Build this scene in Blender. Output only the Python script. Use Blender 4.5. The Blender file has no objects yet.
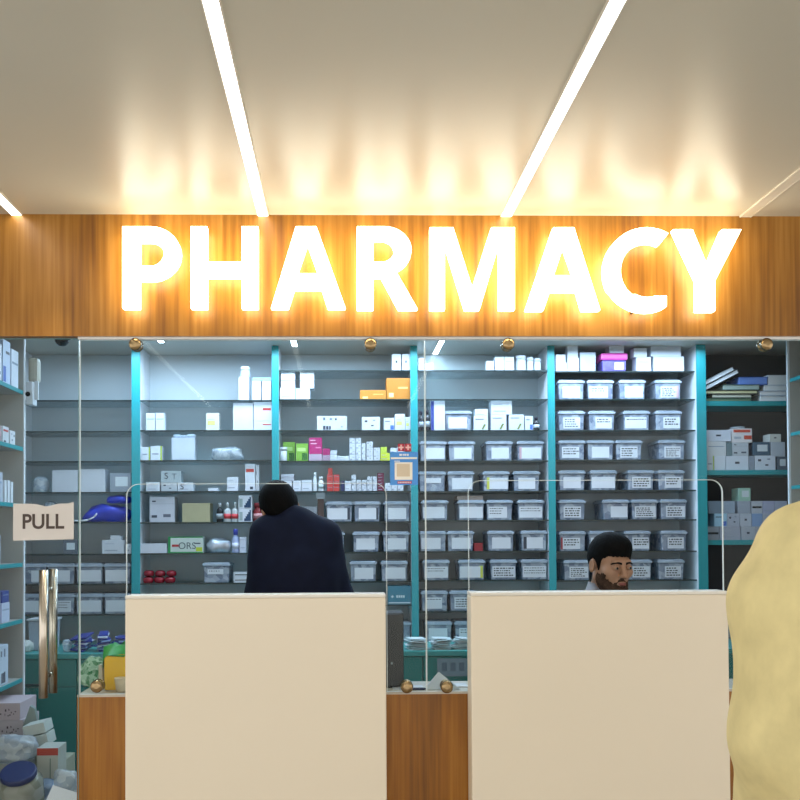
import bpy, bmesh, math, random
import numpy as np
from mathutils import Vector, Matrix, noise as mnoise

scene = bpy.context.scene
COL = scene.collection
random.seed(7)
PI = math.pi
R = math.radians

# ------------------------------------------------------------------ camera
F_PX = 986.0
CAM_H = 1.45
YAW = R(1.4)
ROLL = R(-0.29)
PITCH = R(1.2)
HORIZON = 536.0
SHIFT = (HORIZON - 400.0) / 800.0 - math.tan(PITCH) * F_PX / 800.0
SHIFT_X = (400.0 - 341.0) / 800.0 - math.tan(YAW) * F_PX / 800.0
cam_data = bpy.data.cameras.new('camera')
cam = bpy.data.objects.new('camera', cam_data)
COL.objects.link(cam)
cam.location = (0, 0, CAM_H)
CAM_M = Matrix.Rotation(-YAW, 3, 'Z') @ Matrix.Rotation(PI / 2 + PITCH, 3, 'X') @ Matrix.Rotation(ROLL, 3, 'Z')
cam.rotation_euler = CAM_M.to_euler()
cam_data.sensor_width = 36.0
cam_data.lens = 36.0 * F_PX / 800.0
cam_data.shift_y = SHIFT
cam_data.shift_x = SHIFT_X
cam_data.clip_start = 0.05
scene.camera = cam


def at(px, py, Y):
    """Point of the plane y = Y seen at photo pixel (px, py)."""
    d = CAM_M @ Vector(((px - 400) / F_PX + SHIFT_X * 800 / F_PX, (400 - py) / F_PX + SHIFT * 800 / F_PX, -1.0))
    t = Y / d.y
    return Vector((d.x * t, Y, CAM_H + d.z * t))


# ------------------------------------------------------------------ world, lights, exposure
WORLD_COLOR = (1.0, 0.96, 0.89)
WORLD_STRENGTH = 1.52
OUT_STRIP = 9.0
IN_STRIP = 44.0
LETTER_FACE = 6.2
LETTER_SIDE = 11.0
scene.view_settings.view_transform = 'Standard'
scene.view_settings.look = 'None'
scene.view_settings.gamma = 1.0
scene.view_settings.use_curve_mapping = False
scene.view_settings.exposure = 0.0
scene.cycles.use_denoising = True
scene.cycles.max_bounces = 10
scene.cycles.transparent_max_bounces = 40
scene.cycles.sample_clamp_indirect = 6.0
world = bpy.data.worlds.new('world')
scene.world = world
world.use_nodes = True
bg = world.node_tree.nodes['Background']
bg.inputs[0].default_value = (*WORLD_COLOR, 1)
bg.inputs[1].default_value = WORLD_STRENGTH

CEIL_Z = at(341, 215, 3.67).z


def area_light(name, loc, sx, sy, power, color, rot=(0, 0, 0)):
    d = bpy.data.lights.new(name, 'AREA')
    d.shape = 'RECTANGLE'
    d.size, d.size_y, d.energy, d.color = sx, sy, power, color
    o = bpy.data.objects.new(name, d)
    o.location, o.rotation_euler = loc, rot
    COL.objects.link(o)
    return o


# added area fill brightening the shelving from above, then the fascia downlight
area_light('added_shelf_fill', (0.35, 5.98, CEIL_Z - 0.03), 3.9, 0.25, 56, (0.60, 0.79, 1.0))
d = bpy.data.lights.new('downlight', 'SPOT')
d.energy, d.color, d.spot_size, d.spot_blend, d.shadow_soft_size = 8, (1.0, 0.88, 0.62), R(62), 0.5, 0.02
o = bpy.data.objects.new('downlight', d)
o.location = (at(36, 215, 3.5).x, 3.47, CEIL_Z - 0.01)
COL.objects.link(o)


# ------------------------------------------------------------------ materials
def lin(h):
    h = h.lstrip('#')
    v = [int(h[i:i + 2], 16) / 255 for i in (0, 2, 4)]
    return tuple(c / 12.92 if c <= 0.04045 else ((c + 0.055) / 1.055) ** 2.4 for c in v)


MATS = {}


def mat(hexc, rough=0.5, var=0.06, scale=8.0, metal=0.0, bump=0.0, stretch=None, spec=0.5, sheen=0.0):
    key = ('p', hexc, rough, var, scale, metal, bump, stretch, spec)
    if key in MATS:
        return MATS[key]
    m = bpy.data.materials.new('paint_' + hexc.strip('#'))
    m.use_nodes = True
    nt = m.node_tree
    b = nt.nodes['Principled BSDF']
    b.inputs['Roughness'].default_value = rough
    b.inputs['Metallic'].default_value = metal
    b.inputs['Specular IOR Level'].default_value = spec
    c = lin(hexc)
    tc = nt.nodes.new('ShaderNodeTexCoord')
    mp = nt.nodes.new('ShaderNodeMapping')
    if stretch:
        mp.inputs['Scale'].default_value = stretch
    nz = nt.nodes.new('ShaderNodeTexNoise')
    nz.inputs['Scale'].default_value = scale
    nz.inputs['Detail'].default_value = 5
    rp = nt.nodes.new('ShaderNodeValToRGB')
    rp.color_ramp.elements[0].position = 0.3
    rp.color_ramp.elements[1].position = 0.7
    rp.color_ramp.elements[0].color = (*[x * (1 - var) for x in c], 1)
    rp.color_ramp.elements[1].color = (*[min(1, x * (1 + var)) for x in c], 1)
    nt.links.new(tc.outputs['Object'], mp.inputs[0])
    nt.links.new(mp.outputs[0], nz.inputs['Vector'])
    nt.links.new(nz.outputs['Fac'], rp.inputs[0])
    nt.links.new(rp.outputs[0], b.inputs['Base Color'])
    if bump:
        bp = nt.nodes.new('ShaderNodeBump')
        bp.inputs['Strength'].default_value = bump
        bp.inputs['Distance'].default_value = 0.01
        nt.links.new(nz.outputs['Fac'], bp.inputs['Height'])
        nt.links.new(bp.outputs[0], b.inputs['Normal'])
    MATS[key] = m
    return m


def emit(name, color, strength):
    m = bpy.data.materials.new(name)
    m.use_nodes = True
    nt = m.node_tree
    nt.nodes.clear()
    e = nt.nodes.new('ShaderNodeEmission')
    e.inputs[0].default_value = (*color, 1)
    e.inputs[1].default_value = strength
    out = nt.nodes.new('ShaderNodeOutputMaterial')
    nt.links.new(e.outputs[0], out.inputs[0])
    return m


def glass(name, tint, refl=1.0, rough=0.0):
    m = bpy.data.materials.new(name)
    m.use_nodes = True
    nt = m.node_tree
    nt.nodes.clear()
    t = nt.nodes.new('ShaderNodeBsdfTransparent')
    t.inputs[0].default_value = (*tint, 1)
    g = nt.nodes.new('ShaderNodeBsdfGlossy')
    g.inputs['Roughness'].default_value = rough
    fr = nt.nodes.new('ShaderNodeFresnel')
    fr.inputs[0].default_value = 1.45
    mu = nt.nodes.new('ShaderNodeMath')
    mu.operation = 'MULTIPLY'
    mu.inputs[1].default_value = refl
    mx = nt.nodes.new('ShaderNodeMixShader')
    out = nt.nodes.new('ShaderNodeOutputMaterial')
    nt.links.new(fr.outputs[0], mu.inputs[0])
    nt.links.new(mu.outputs[0], mx.inputs[0])
    nt.links.new(t.outputs[0], mx.inputs[1])
    nt.links.new(g.outputs[0], mx.inputs[2])
    nt.links.new(mx.outputs[0], out.inputs[0])
    return m


def cloudy(name, hexa, hexb, clear, scale, rough=0.25):
    """Translucent plastic: mottled body mixed with clear."""
    m = bpy.data.materials.new(name)
    m.use_nodes = True
    nt = m.node_tree
    b = nt.nodes['Principled BSDF']
    b.inputs['Roughness'].default_value = rough
    tc = nt.nodes.new('ShaderNodeTexCoord')
    oi = nt.nodes.new('ShaderNodeObjectInfo')
    ad = nt.nodes.new('ShaderNodeVectorMath')
    ad.operation = 'ADD'
    sc = nt.nodes.new('ShaderNodeVectorMath')
    sc.operation = 'SCALE'
    sc.inputs['Scale'].default_value = 1.7
    vo = nt.nodes.new('ShaderNodeTexVoronoi')
    vo.inputs['Scale'].default_value = scale
    vo.inputs['Randomness'].default_value = 1.0
    rp = nt.nodes.new('ShaderNodeValToRGB')
    rp.color_ramp.elements[0].color = (*lin(hexa), 1)
    rp.color_ramp.elements[1].color = (*lin(hexb), 1)
    sp = nt.nodes.new('ShaderNodeSeparateColor')
    tr = nt.nodes.new('ShaderNodeBsdfTransparent')
    mx = nt.nodes.new('ShaderNodeMixShader')
    mx.inputs[0].default_value = clear
    nt.links.new(oi.outputs['Location'], sc.inputs[0])
    nt.links.new(tc.outputs['Object'], ad.inputs[0])
    nt.links.new(sc.outputs[0], ad.inputs[1])
    nt.links.new(ad.outputs[0], vo.inputs['Vector'])
    nt.links.new(vo.outputs['Color'], sp.inputs[0])
    nt.links.new(sp.outputs[0], rp.inputs[0])
    nt.links.new(rp.outputs[0], b.inputs['Base Color'])
    nt.links.new(b.outputs[0], mx.inputs[1])
    nt.links.new(tr.outputs[0], mx.inputs[2])
    nt.links.new(mx.outputs[0], nt.nodes['Material Output'].inputs[0])
    return m


def wood(name, dark, mid, light, rough=0.35):
    """Vertical-grained laminate: bands across x, long fibres along z."""
    m = bpy.data.materials.new(name)
    m.use_nodes = True
    nt = m.node_tree
    b = nt.nodes['Principled BSDF']
    b.inputs['Roughness'].default_value = rough
    tc = nt.nodes.new('ShaderNodeTexCoord')

    def band(sx, sz, scale, detail):
        mp = nt.nodes.new('ShaderNodeMapping')
        mp.inputs['Scale'].default_value = (sx, 1.0, sz)
        nz = nt.nodes.new('ShaderNodeTexNoise')
        nz.inputs['Scale'].default_value = scale
        nz.inputs['Detail'].default_value = detail
        nt.links.new(tc.outputs['Object'], mp.inputs[0])
        nt.links.new(mp.outputs[0], nz.inputs['Vector'])
        return nz
    n1, n2 = band(1.0, 0.16, 7.0, 3), band(1.0, 0.03, 60.0, 4)
    mx = nt.nodes.new('ShaderNodeMath')
    mx.operation = 'MULTIPLY_ADD'
    mx.inputs[1].default_value = 0.45
    m2 = nt.nodes.new('ShaderNodeMath')
    m2.operation = 'MULTIPLY'
    m2.inputs[1].default_value = 0.55
    nt.links.new(n2.outputs['Fac'], mx.inputs[0])
    nt.links.new(n1.outputs['Fac'], m2.inputs[0])
    nt.links.new(m2.outputs[0], mx.inputs[2])
    rp = nt.nodes.new('ShaderNodeValToRGB')
    e = rp.color_ramp.elements
    e[0].position, e[0].color = 0.36, (*lin(dark), 1)
    e[1].position, e[1].color = 0.64, (*lin(light), 1)
    k = e.new(0.5)
    k.color = (*lin(mid), 1)
    nt.links.new(mx.outputs[0], rp.inputs[0])
    nt.links.new(rp.outputs[0], b.inputs['Base Color'])
    return m


M_WOOD = wood('wood_laminate', '#6f4411', '#96641d', '#b07d36')
M_WOOD_LOW = wood('wood_laminate_low', '#73460b', '#986012', '#b07826')
M_CEIL = mat('#c6c4b9', 0.33, 0.015, 2.0, spec=0.6)
M_CREAM = mat('#f2e8d6', 0.42, 0.015, 1.5)
M_CREAM_TOP = mat('#efece6', 0.35, 0.01, 2.0)
M_TEAL = mat('#1f949c', 0.4, 0.04, 3.0)
M_TEAL_CAB = mat('#1f7a76', 0.4, 0.05, 3.0)
M_BACK = mat('#bec9cf', 0.6, 0.03, 2.0)
M_WHITEBOARD = mat('#dfe4ea', 0.5, 0.02, 3.0)
M_GREYBOARD = mat('#a9aaa6', 0.55, 0.03, 3.0)
M_DARKBACK = mat('#33353b', 0.6, 0.1, 3.0)
M_GLASS = glass('clear_glass', (0.96, 0.98, 0.98), 0.25)
M_DOOR_EDGE = mat('#7fa5a5', 0.25, 0.02, 4.0)
M_EDGE = mat('#e4eff3', 0.25, 0.02, 4.0)  # near-white colour paints the ceiling light caught by the window glass edges
M_SHELF_GLASS = glass('shelf_glass', (0.80, 0.86, 0.87), 0.8)
M_SHELF_EDGE = mat('#22302f', 0.3, 0.05, 4.0)
M_BRONZE = mat('#a08a68', 0.22, 0.05, 6.0, metal=1.0)
M_STEEL = mat('#c9c2b8', 0.22, 0.03, 6.0, metal=1.0)
M_FLOOR = mat('#b9b1a5', 0.25, 0.05, 2.0)
M_BIN = cloudy('clear_bin_plastic', '#7c89a0', '#bcc6d6', 0.25, 34.0)
M_BIN_LID = cloudy('clear_lid_plastic', '#a6b3c5', '#bcc7d6', 0.12, 12.0)
M_FILM = cloudy('clear_film', '#aebbc9', '#e3ebf2', 0.45, 30.0, 0.12)
M_FILM_BLUE = cloudy('blue_film', '#7fa3d8', '#b9d2f2', 0.3, 30.0, 0.12)
M_JAR = cloudy('jar_plastic', '#b3b6b0', '#8d917f', 0.3, 20.0, 0.15)
M_PAPER = mat('#d6dae2', 0.6, 0.02, 20.0)
M_INK = mat('#25262c', 0.6)
M_WHITE = mat('#cfd4da', 0.5, 0.02, 10.0)
M_BLACK = mat('#0b0c0e', 0.5, 0.1, 6.0, spec=0.2)


# ------------------------------------------------------------------ mesh helpers
def link(o, parent=None):
    COL.objects.link(o)
    if parent is not None:
        o.parent = parent
    return o


def obj(name, bm, mats, parent=None, loc=None, rot=None, smooth=False):
    me = bpy.data.meshes.new(name)
    bm.normal_update()
    bm.to_mesh(me)
    bm.free()
    for m in (mats if isinstance(mats, (list, tuple)) else [mats]):
        me.materials.append(m)
    if smooth:
        for p in me.polygons:
            p.use_smooth = True
    o = bpy.data.objects.new(name, me)
    if loc is not None:
        o.location = loc
    if rot is not None:
        o.rotation_euler = rot
    return link(o, parent)


def tag(o, label, cat, group=None, kind=None):
    if label:
        o['label'] = label
    if cat:
        o['category'] = cat
    if group:
        o['group'] = group
    if kind:
        o['kind'] = kind
    return o


def thing(name, label, cat, loc=(0, 0, 0), rot=(0, 0, 0), group=None):
    o = bpy.data.objects.new(name, None)
    o.empty_display_size = 0.05
    o.location, o.rotation_euler = loc, rot
    COL.objects.link(o)
    return tag(o, label, cat, group)


def struct(name, bm, mats, parent=None, loc=None, smooth=False):
    o = obj(name, bm, mats, parent, loc, None, smooth)
    if parent is None:
        o['kind'] = 'structure'
    return o


def add_box(bm, x0, x1, y0, y1, z0, z1, mi=0, bev=0.0, M=None, taper=0.0):
    """Axis aligned box; taper narrows the foot in x."""
    cx = (x0 + x1) / 2
    vs = []
    for z in (z0, z1):
        k = 1 - taper if z == z0 else 1
        for (x, y) in ((x0, y0), (x1, y0), (x1, y1), (x0, y1)):
            v = Vector((cx + (x - cx) * k, y, z))
            vs.append(bm.verts.new(M @ v if M else v))
    fs = [bm.faces.new([vs[i] for i in f]) for f in
          ((3, 2, 1, 0), (4, 5, 6, 7), (0, 1, 5, 4), (1, 2, 6, 5), (2, 3, 7, 6), (3, 0, 4, 7))]
    for f in fs:
        f.material_index = mi
    if bev > 0:
        es = list({e for f in fs for e in f.edges})
        r = bmesh.ops.bevel(bm, geom=es, offset=bev, segments=2, affect='EDGES', profile=0.6)
        for f in r['faces']:
            f.material_index = mi
    return fs


def box_bm(*a, **k):
    bm = bmesh.new()
    add_box(bm, *a, **k)
    return bm


def add_tube(bm, p0, p1, r0, r1=None, n=16, mi=0, caps=True):
    r1 = r0 if r1 is None else r1
    p0, p1 = Vector(p0), Vector(p1)
    q = (p1 - p0).to_track_quat('Z', 'Y').to_matrix()
    a, b = [], []
    for i in range(n):
        c = Vector((math.cos(2 * PI * i / n), math.sin(2 * PI * i / n), 0))
        a.append(bm.verts.new(p0 + q @ (c * r0)))
        b.append(bm.verts.new(p1 + q @ (c * r1)))
    for i in range(n):
        f = bm.faces.new((a[i], a[(i + 1) % n], b[(i + 1) % n], b[i]))
        f.material_index = mi
        f.smooth = True
    if caps:
        bm.faces.new(a[::-1]).material_index = mi
        bm.faces.new(b).material_index = mi


def lathe(prof, n=20, M=None, mi=0, bm=None):
    """Revolve (r, z) pairs round z."""
    bm = bm or bmesh.new()
    rings = []
    for (r, z) in prof:
        ring = []
        for i in range(n):
            v = Vector((r * math.cos(2 * PI * i / n), r * math.sin(2 * PI * i / n), z))
            ring.append(bm.verts.new(M @ v if M else v))
        rings.append(ring)
    for k in range(len(rings) - 1):
        for i in range(n):
            f = bm.faces.new((rings[k][i], rings[k][(i + 1) % n], rings[k + 1][(i + 1) % n], rings[k + 1][i]))
            f.smooth, f.material_index = True, mi
    bm.faces.new(rings[0][::-1]).material_index = mi
    bm.faces.new(rings[-1]).material_index = mi
    return bm


def prism(pts, y0, y1, mi_face=0, mi_side=0, bm=None):
    """Extrude an (x, z) outline from y0 (front) to y1."""
    bm = bm or bmesh.new()
    a = [bm.verts.new((x, y0, z)) for x, z in pts]
    b = [bm.verts.new((x, y1, z)) for x, z in pts]
    bm.faces.new(a).material_index = mi_face
    bm.faces.new(b[::-1]).material_index = mi_face
    n = len(pts)
    for i in range(n):
        bm.faces.new((a[(i + 1) % n], a[i], b[i], b[(i + 1) % n])).material_index = mi_side
    bmesh.ops.recalc_face_normals(bm, faces=bm.faces)
    return bm


def outline_mesh(name, loops, depth, bevel=0.0):
    """Filled outline with holes, extruded; loops of (x, z)."""
    cu = bpy.data.curves.new(name, 'CURVE')
    cu.dimensions, cu.fill_mode, cu.extrude = '2D', 'BOTH', depth / 2
    cu.bevel_depth = bevel
    cu.offset = -bevel - 0.004
    for lp in loops:
        s = cu.splines.new('POLY')
        s.points.add(len(lp) - 1)
        for p, (x, z) in zip(s.points, lp):
            p.co = (x, z, 0, 1)
        s.use_cyclic_u = True
    o = bpy.data.objects.new(name, cu)
    COL.objects.link(o)
    me = bpy.data.meshes.new_from_object(o.evaluated_get(bpy.context.evaluated_depsgraph_get()))
    bpy.data.objects.remove(o)
    bpy.data.curves.remove(cu)
    me.transform(Matrix.Rotation(PI / 2, 4, 'X'))
    return me


def text_mesh(txt, size, depth=0.0006, align='CENTER', bold=0.0):
    cu = bpy.data.curves.new('lettering', 'FONT')
    cu.body, cu.size, cu.extrude, cu.align_x, cu.align_y = txt, size, depth / 2, align, 'CENTER'
    cu.offset = bold
    o = bpy.data.objects.new('lettering', cu)
    COL.objects.link(o)
    bpy.context.view_layer.update()
    me = bpy.data.meshes.new_from_object(o.evaluated_get(bpy.context.evaluated_depsgraph_get()))
    bpy.data.objects.remove(o)
    bpy.data.curves.remove(cu)
    me.transform(Matrix.Rotation(PI / 2, 4, 'X'))
    me.materials.clear()
    return me


def text(name, txt, size, m, parent, loc, rot=None, bold=0.0, sx=1.0):
    me = text_mesh(txt, size, bold=bold)
    if sx != 1.0:
        me.transform(Matrix.Diagonal((sx, 1, 1, 1)))
    me.materials.append(m)
    o = bpy.data.objects.new(name, me)
    o.location = loc
    if rot:
        o.rotation_euler = rot
    return link(o, parent)


def crumple(w, d_, h, seed, amt=0.22, sub=3, freq=9.0):
    """Lumpy soft pouch resting on its foot, centred in x and y."""
    bm = bmesh.new()
    bmesh.ops.create_icosphere(bm, subdivisions=sub, radius=1.0)
    for v in bm.verts:
        n = v.co.normalized()
        s = Vector((math.copysign(abs(n.x) ** .8, n.x) * w / 2, math.copysign(abs(n.y) ** .8, n.y) * d_ / 2, math.copysign(abs(n.z) ** .75, n.z) * h / 2))
        q = s * freq + Vector((seed * 3.7, seed * 1.3, seed * 2.1))
        k = 1 + amt * (abs(mnoise.noise(q)) * 2 - .5) + amt * .5 * mnoise.noise(q * 2.7)
        s *= k
        v.co = s
    zs = [v.co.z for v in bm.verts]
    lo, hi = min(zs), max(zs)
    f = h / (hi - lo * .8)
    for v in bm.verts:
        v.co.z = max(v.co.z, lo * .8) - lo * .8
        v.co.z *= f
    for k_, ext in ((0, w), (1, d_)):
        m_ = max(abs(v.co[k_]) for v in bm.verts)
        for v in bm.verts:
            v.co[k_] *= ext / 2 / m_
    return bm

# ------------------------------------------------------------------ the setting
GY = 3.70          # plane of the glass front
FY = 3.67          # front of the sign fascia
SY = 6.20          # front edge of the wall shelving
BY = 6.53          # back wall
XL, XR = -2.06, 3.08
struct('floor', box_bm(-4.5, 5.2, -2.0, BY + 0.1, -0.1, 0.0), M_FLOOR)
struct('ceiling', box_bm(-4.5, 5.2, -2.0, BY + 0.1, CEIL_Z, CEIL_Z + 0.1), M_CEIL)
struct('wall_back', box_bm(XL - 0.1, XR + 0.1, BY, BY + 0.1, 0, CEIL_Z), M_BACK)
struct('wall_left', box_bm(XL - 0.1, XL, GY + 0.06, BY, 0, CEIL_Z), M_GREYBOARD)
struct('wall_right', box_bm(XR, XR + 0.1, GY + 0.06, BY, 0, CEIL_Z), M_GREYBOARD)
FASC_Z = at(400, 336, FY).z
struct('wall_fascia', box_bm(-4.5, 5.2, FY, FY + 0.06, FASC_Z, CEIL_Z), M_WOOD)
bm = bmesh.new()
xe0, xe1 = at(79, 338, GY).x, at(860, 338, GY).x
add_box(bm, xe0, xe1, GY - 0.016, GY - 0.0055, FASC_Z - 0.009, FASC_Z)
add_box(bm, xe0, xe1, GY + 0.0055, GY + 0.016, FASC_Z - 0.009, FASC_Z)
struct('trim_glass_channel', bm, mat('#f2f4f6', 0.3))

# service counters
CY0, CY1 = 3.58, 3.69


def counter(x0, x1, ytop, label):
    a, b = at(x0, 650, CY0).x, at(x1, 650, CY0).x
    z = at((x0 + x1) / 2, ytop, CY0).z
    t = thing('service_counter', label, 'counter', ((a + b) / 2, (CY0 + CY1) / 2, 0), group='service counters')
    w = (b - a) / 2
    dy = (CY1 - CY0) / 2
    obj('body', box_bm(-w, w, -dy, dy, 0.0, z - 0.006, bev=0.006), M_CREAM, t)
    obj('countertop', box_bm(-w, w, -dy, dy, z - 0.006, z + 0.006, bev=0.003), M_CREAM_TOP, t)
    return a, b, z + 0.006


C1 = counter(125, 386, 596.5, 'tall cream service counter below the man in the dark jacket')
C2 = counter(471, 729, 593.5, 'tall cream service counter below the bearded man, beside the yellow shirt')

# low wood wall carrying the glass
LOW_Z = at(430, 693, GY).z
LW0, LW1 = GY, GY + 0.27
WX0 = at(77, 720, GY).x
for i, (a, b) in enumerate(((WX0, XR),)):
    w_ = struct('wall_low', box_bm(a, b, LW0, LW1, 0, LOW_Z - 0.004), M_WOOD_LOW)
    obj('ledge', box_bm(a, b, LW0, LW1, LOW_Z - 0.004, LOW_Z + 0.004), mat('#c9c4ba', 0.4), w_)


def rr_arc(cx, cz, r, a0, a1, n=8):
    return [(cx + r * math.cos(R(a0 + (a1 - a0) * i / n)), cz + r * math.sin(R(a0 + (a1 - a0) * i / n))) for i in range(n + 1)]


def pane(n, x0, x1, cut=None, z0=None, z1=None):
    """Frameless pane with a polished rim, coloured pale on the windows for caught light; cut = (x0, x1, ztop) opening round a counter."""
    z0 = LOW_Z + 0.006 if z0 is None else z0
    z1 = FASC_Z - 0.0005 if z1 is None else z1
    if cut:
        a, b, zc = cut
        r = 0.045
        pts = [(x0, z0), (a, z0)] + rr_arc(a + r, zc - r, r, 180, 90) + rr_arc(b - r, zc - r, r, 90, 0) + [(b, z0), (x1, z0), (x1, z1), (x0, z1)]
    else:
        pts = [(x0, z0), (x1, z0), (x1, z1), (x0, z1)]
    bm = prism(pts, GY - 0.005, GY + 0.005, 0, 1)
    faces = [f for f in bm.faces if f.material_index == 0]
    for f in faces:
        r = bmesh.ops.inset_region(bm, faces=[f], thickness=0.0012 if n == 3 else 0.002, use_even_offset=True)
        for g in r['faces']:
            g.material_index = 1
    return bm


p79, p425, p870 = at(79.5, 500, GY).x, at(425.5, 500, GY).x, at(868, 500, GY).x
w1 = struct('window_1', pane(1, p79 + 0.0015, p425 - 0.0004, (at(127, 500, GY).x, at(386, 500, GY).x, at(250, 484, GY).z)), [M_GLASS, M_EDGE])
w2 = struct('window_2', pane(2, p425 + 0.0004, p870, (at(468.5, 500, GY).x, at(722, 500, GY).x, at(600, 480.5, GY).z)), [M_GLASS, M_EDGE])
d1 = struct('door_1', pane(3, p79 - 0.98, p79 - 0.0015, None, 0.012, FASC_Z - 0.004), [M_GLASS, M_DOOR_EDGE])


# round bronze fittings clamping the panes
def stud(px, py, label):
    c = at(px, py, GY - 0.02)
    t = thing('glass_fitting', label, 'glass fitting', (c.x, GY, c.z), group='round bronze glass fittings')
    M = Matrix.Rotation(PI / 2, 4, 'X')
    obj('disc', lathe([(0.019, 0.005), (0.0235, 0.008), (0.0235, 0.02), (0.019, 0.027), (0.008, 0.029)], 24, M), M_BRONZE, t, smooth=False)
    M = Matrix.Rotation(-PI / 2, 4, 'X')
    obj('disc', lathe([(0.019, 0.005), (0.0235, 0.008), (0.0235, 0.02), (0.019, 0.027), (0.008, 0.029)], 24, M), M_BRONZE, t)


stud(135, 344, 'bronze glass fitting under the fascia below the letter P')
stud(370.5, 344, 'bronze glass fitting under the fascia below the letter R')
stud(508.5, 344, 'bronze glass fitting under the fascia below the letter M')
stud(767, 344, 'bronze glass fitting under the fascia beyond the letter Y')
stud(96.5, 686.5, 'bronze glass fitting on the low wood wall by the yellow tub')
stud(407, 687, 'bronze glass fitting on the low wall nearest the black tower')
stud(447, 687, 'bronze glass fitting on the low wall before the white card')

# door pull handle, front and rear tube with stand-offs (part of the door)
hz0, hz1 = at(43, 698, GY - 0.06).z, at(43, 570, GY - 0.06).z
for yy, px in ((GY - 0.06, 43.5), (GY + 0.06, 53.5)):
    hx = at(px, 640, yy).x
    if yy < GY:
        hx0 = hx
    bm = bmesh.new()
    add_tube(bm, (hx0, yy, hz0), (hx0, yy, hz1), 0.0165, n=24)
    h = obj('handle', bm, M_STEEL, d1)
    bm = bmesh.new()
    for f in (0.16, 0.84):
        zz = hz0 + (hz1 - hz0) * f
        add_tube(bm, (hx0, GY - math.copysign(0.0055, GY - yy), zz), (hx0, yy + math.copysign(0.014, GY - yy), zz), 0.009, n=14)
    obj('standoff', bm, M_STEEL, h)

# paper PULL sign taped on the door
c = at(43.5, 522, GY - 0.008)
a, b = at(13.5, 522, GY - 0.008), at(74, 522, GY - 0.008)
w = (b.x - a.x) / 2
zt, zb = at(43, 503.5, GY).z - c.z, at(43, 540.5, GY).z - c.z
bm = bmesh.new()
N = 24
top, bot = [], []
for i in range(N + 1):
    u = -w + 2 * w * i / N
    s = i / N
    dip = -0.010 * math.exp(-((s - .55) / .13) ** 2) - 0.004 * s * (1 - s)
    if s > 0.93:
        dip += 0.004
    top.append((u, zt + dip))
    bot.append((u, zb + 0.004 * s))
bm = prism(bot + top[::-1], -0.0006, 0.0006)
sg = obj('pull_sign', bm, mat('#d9d6d6', 0.6, 0.02), None, c)
tag(sg, 'white paper sign reading PULL taped to the glass door', 'sign')
tm = text('lettering', 'PULL', 0.075, mat('#4b3f3d', 0.6), sg, (-0.002, -0.0012, (zt + zb) / 2 - 0.001), bold=0.0016)
dims = tm.dimensions
bpy.context.view_layer.update()
tm.scale = (at(65, 520, GY).x - at(23.5, 520, GY).x) / max(tm.dimensions.x, 1e-4), 1, (at(40, 514, GY).z - at(40, 529, GY).z) / max(tm.dimensions.z, 1e-4)

# poster on the pane by the third post (code square left blank)
c = at(404, 468.5, GY - 0.008)
s = (at(414, 468, GY).x - at(394, 468, GY).x) / 20
hw, zt, zb = 14 * s, 16.5 * s, -16.5 * s
ps = obj('payment_poster', prism([(-hw, zb), (hw, zb), (hw, zt), (-hw, zt)], -0.0006, 0.0006), mat('#4a97ea', 0.45, 0.03), None, c)
tag(ps, 'blue poster with white band and pale square stuck on the glass', 'poster')
bm = box_bm(-hw + s, hw - s, -0.0012, -0.0006, 9.4 * s, 11.2 * s)
add_box(bm, -9.3 * s, 8.4 * s, -0.0012, -0.0006, -11.3 * s, 6.2 * s)
obj('white_panel', bm, mat('#f3f1ea', 0.5), ps)
obj('blank_square', box_bm(-7.2 * s, 5.8 * s, -0.0018, -0.0012, -8 * s, 4.6 * s), mat('#d9cbb6', 0.6, 0.05), ps)
obj('red_band', box_bm(-6.5 * s, 7.5 * s, -0.0012, -0.0006, -15 * s, -12.6 * s), mat('#c3445c', 0.5), ps)
bm = bmesh.new()
for i in range(8):
    add_box(bm, (-5.8 + i * 1.6) * s, (-4.7 + i * 1.6) * s, -0.0017, -0.0012, -14.4 * s, -13.3 * s)
obj('small_print', bm, mat('#e8eef6', 0.5), ps)
bm = bmesh.new()
for i, wd in enumerate((1.6, 1.0, 1.4, 1.2, 1.5)):
    add_box(bm, (-4.5 + i * 1.9) * s, (-4.5 + i * 1.9 + wd) * s, -0.0012, -0.0006, 12.6 * s, 14.6 * s)
for i in range(3):
    add_box(bm, (-9.5 + i * 1.9) * s, (-8 + i * 1.9) * s, -0.0012, -0.0006, 6.8 * s, 7.8 * s)
obj('heading_print', bm, mat('#e8eef6', 0.5), ps)
for i, cx in enumerate((-2.9, 4.1)):
    q = at(404, 447.5, GY - 0.008)
    st = obj('cross_sticker', prism([((cx + u) * s, v * s) for u, v in ((-3.2, -3.8), (3.2, -3.8), (3.2, 3.8), (-3.2, 3.8))], -0.0005, 0.0005), mat('#b3324b', 0.45), None, q)
    tag(st, ('red sticker with pale cross above the poster, nearer the yellow cartons', 'red sticker with pale cross above the poster, against the teal post')[i], 'sticker', 'cross stickers above the poster')
    bm = box_bm((cx - .8) * s, (cx + .8) * s, -0.0011, -0.0005, -2.7 * s, 2.7 * s)
    add_box(bm, (cx - 2.6) * s, (cx - .8) * s, -0.0011, -0.0005, -.8 * s, .8 * s)
    add_box(bm, (cx + .8) * s, (cx + 2.6) * s, -0.0011, -0.0005, -.8 * s, .8 * s)
    obj('cross', bm, mat('#f2c3c6', 0.5), st)

# ------------------------------------------------------------------ PHARMACY letters
LY0, LY1 = 3.595, 3.635
M_FACE = emit('letter_face', (1.0, 0.87, 0.66), LETTER_FACE)
M_RET = emit('letter_return', (1.0, 0.84, 0.55), LETTER_SIDE)


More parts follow.
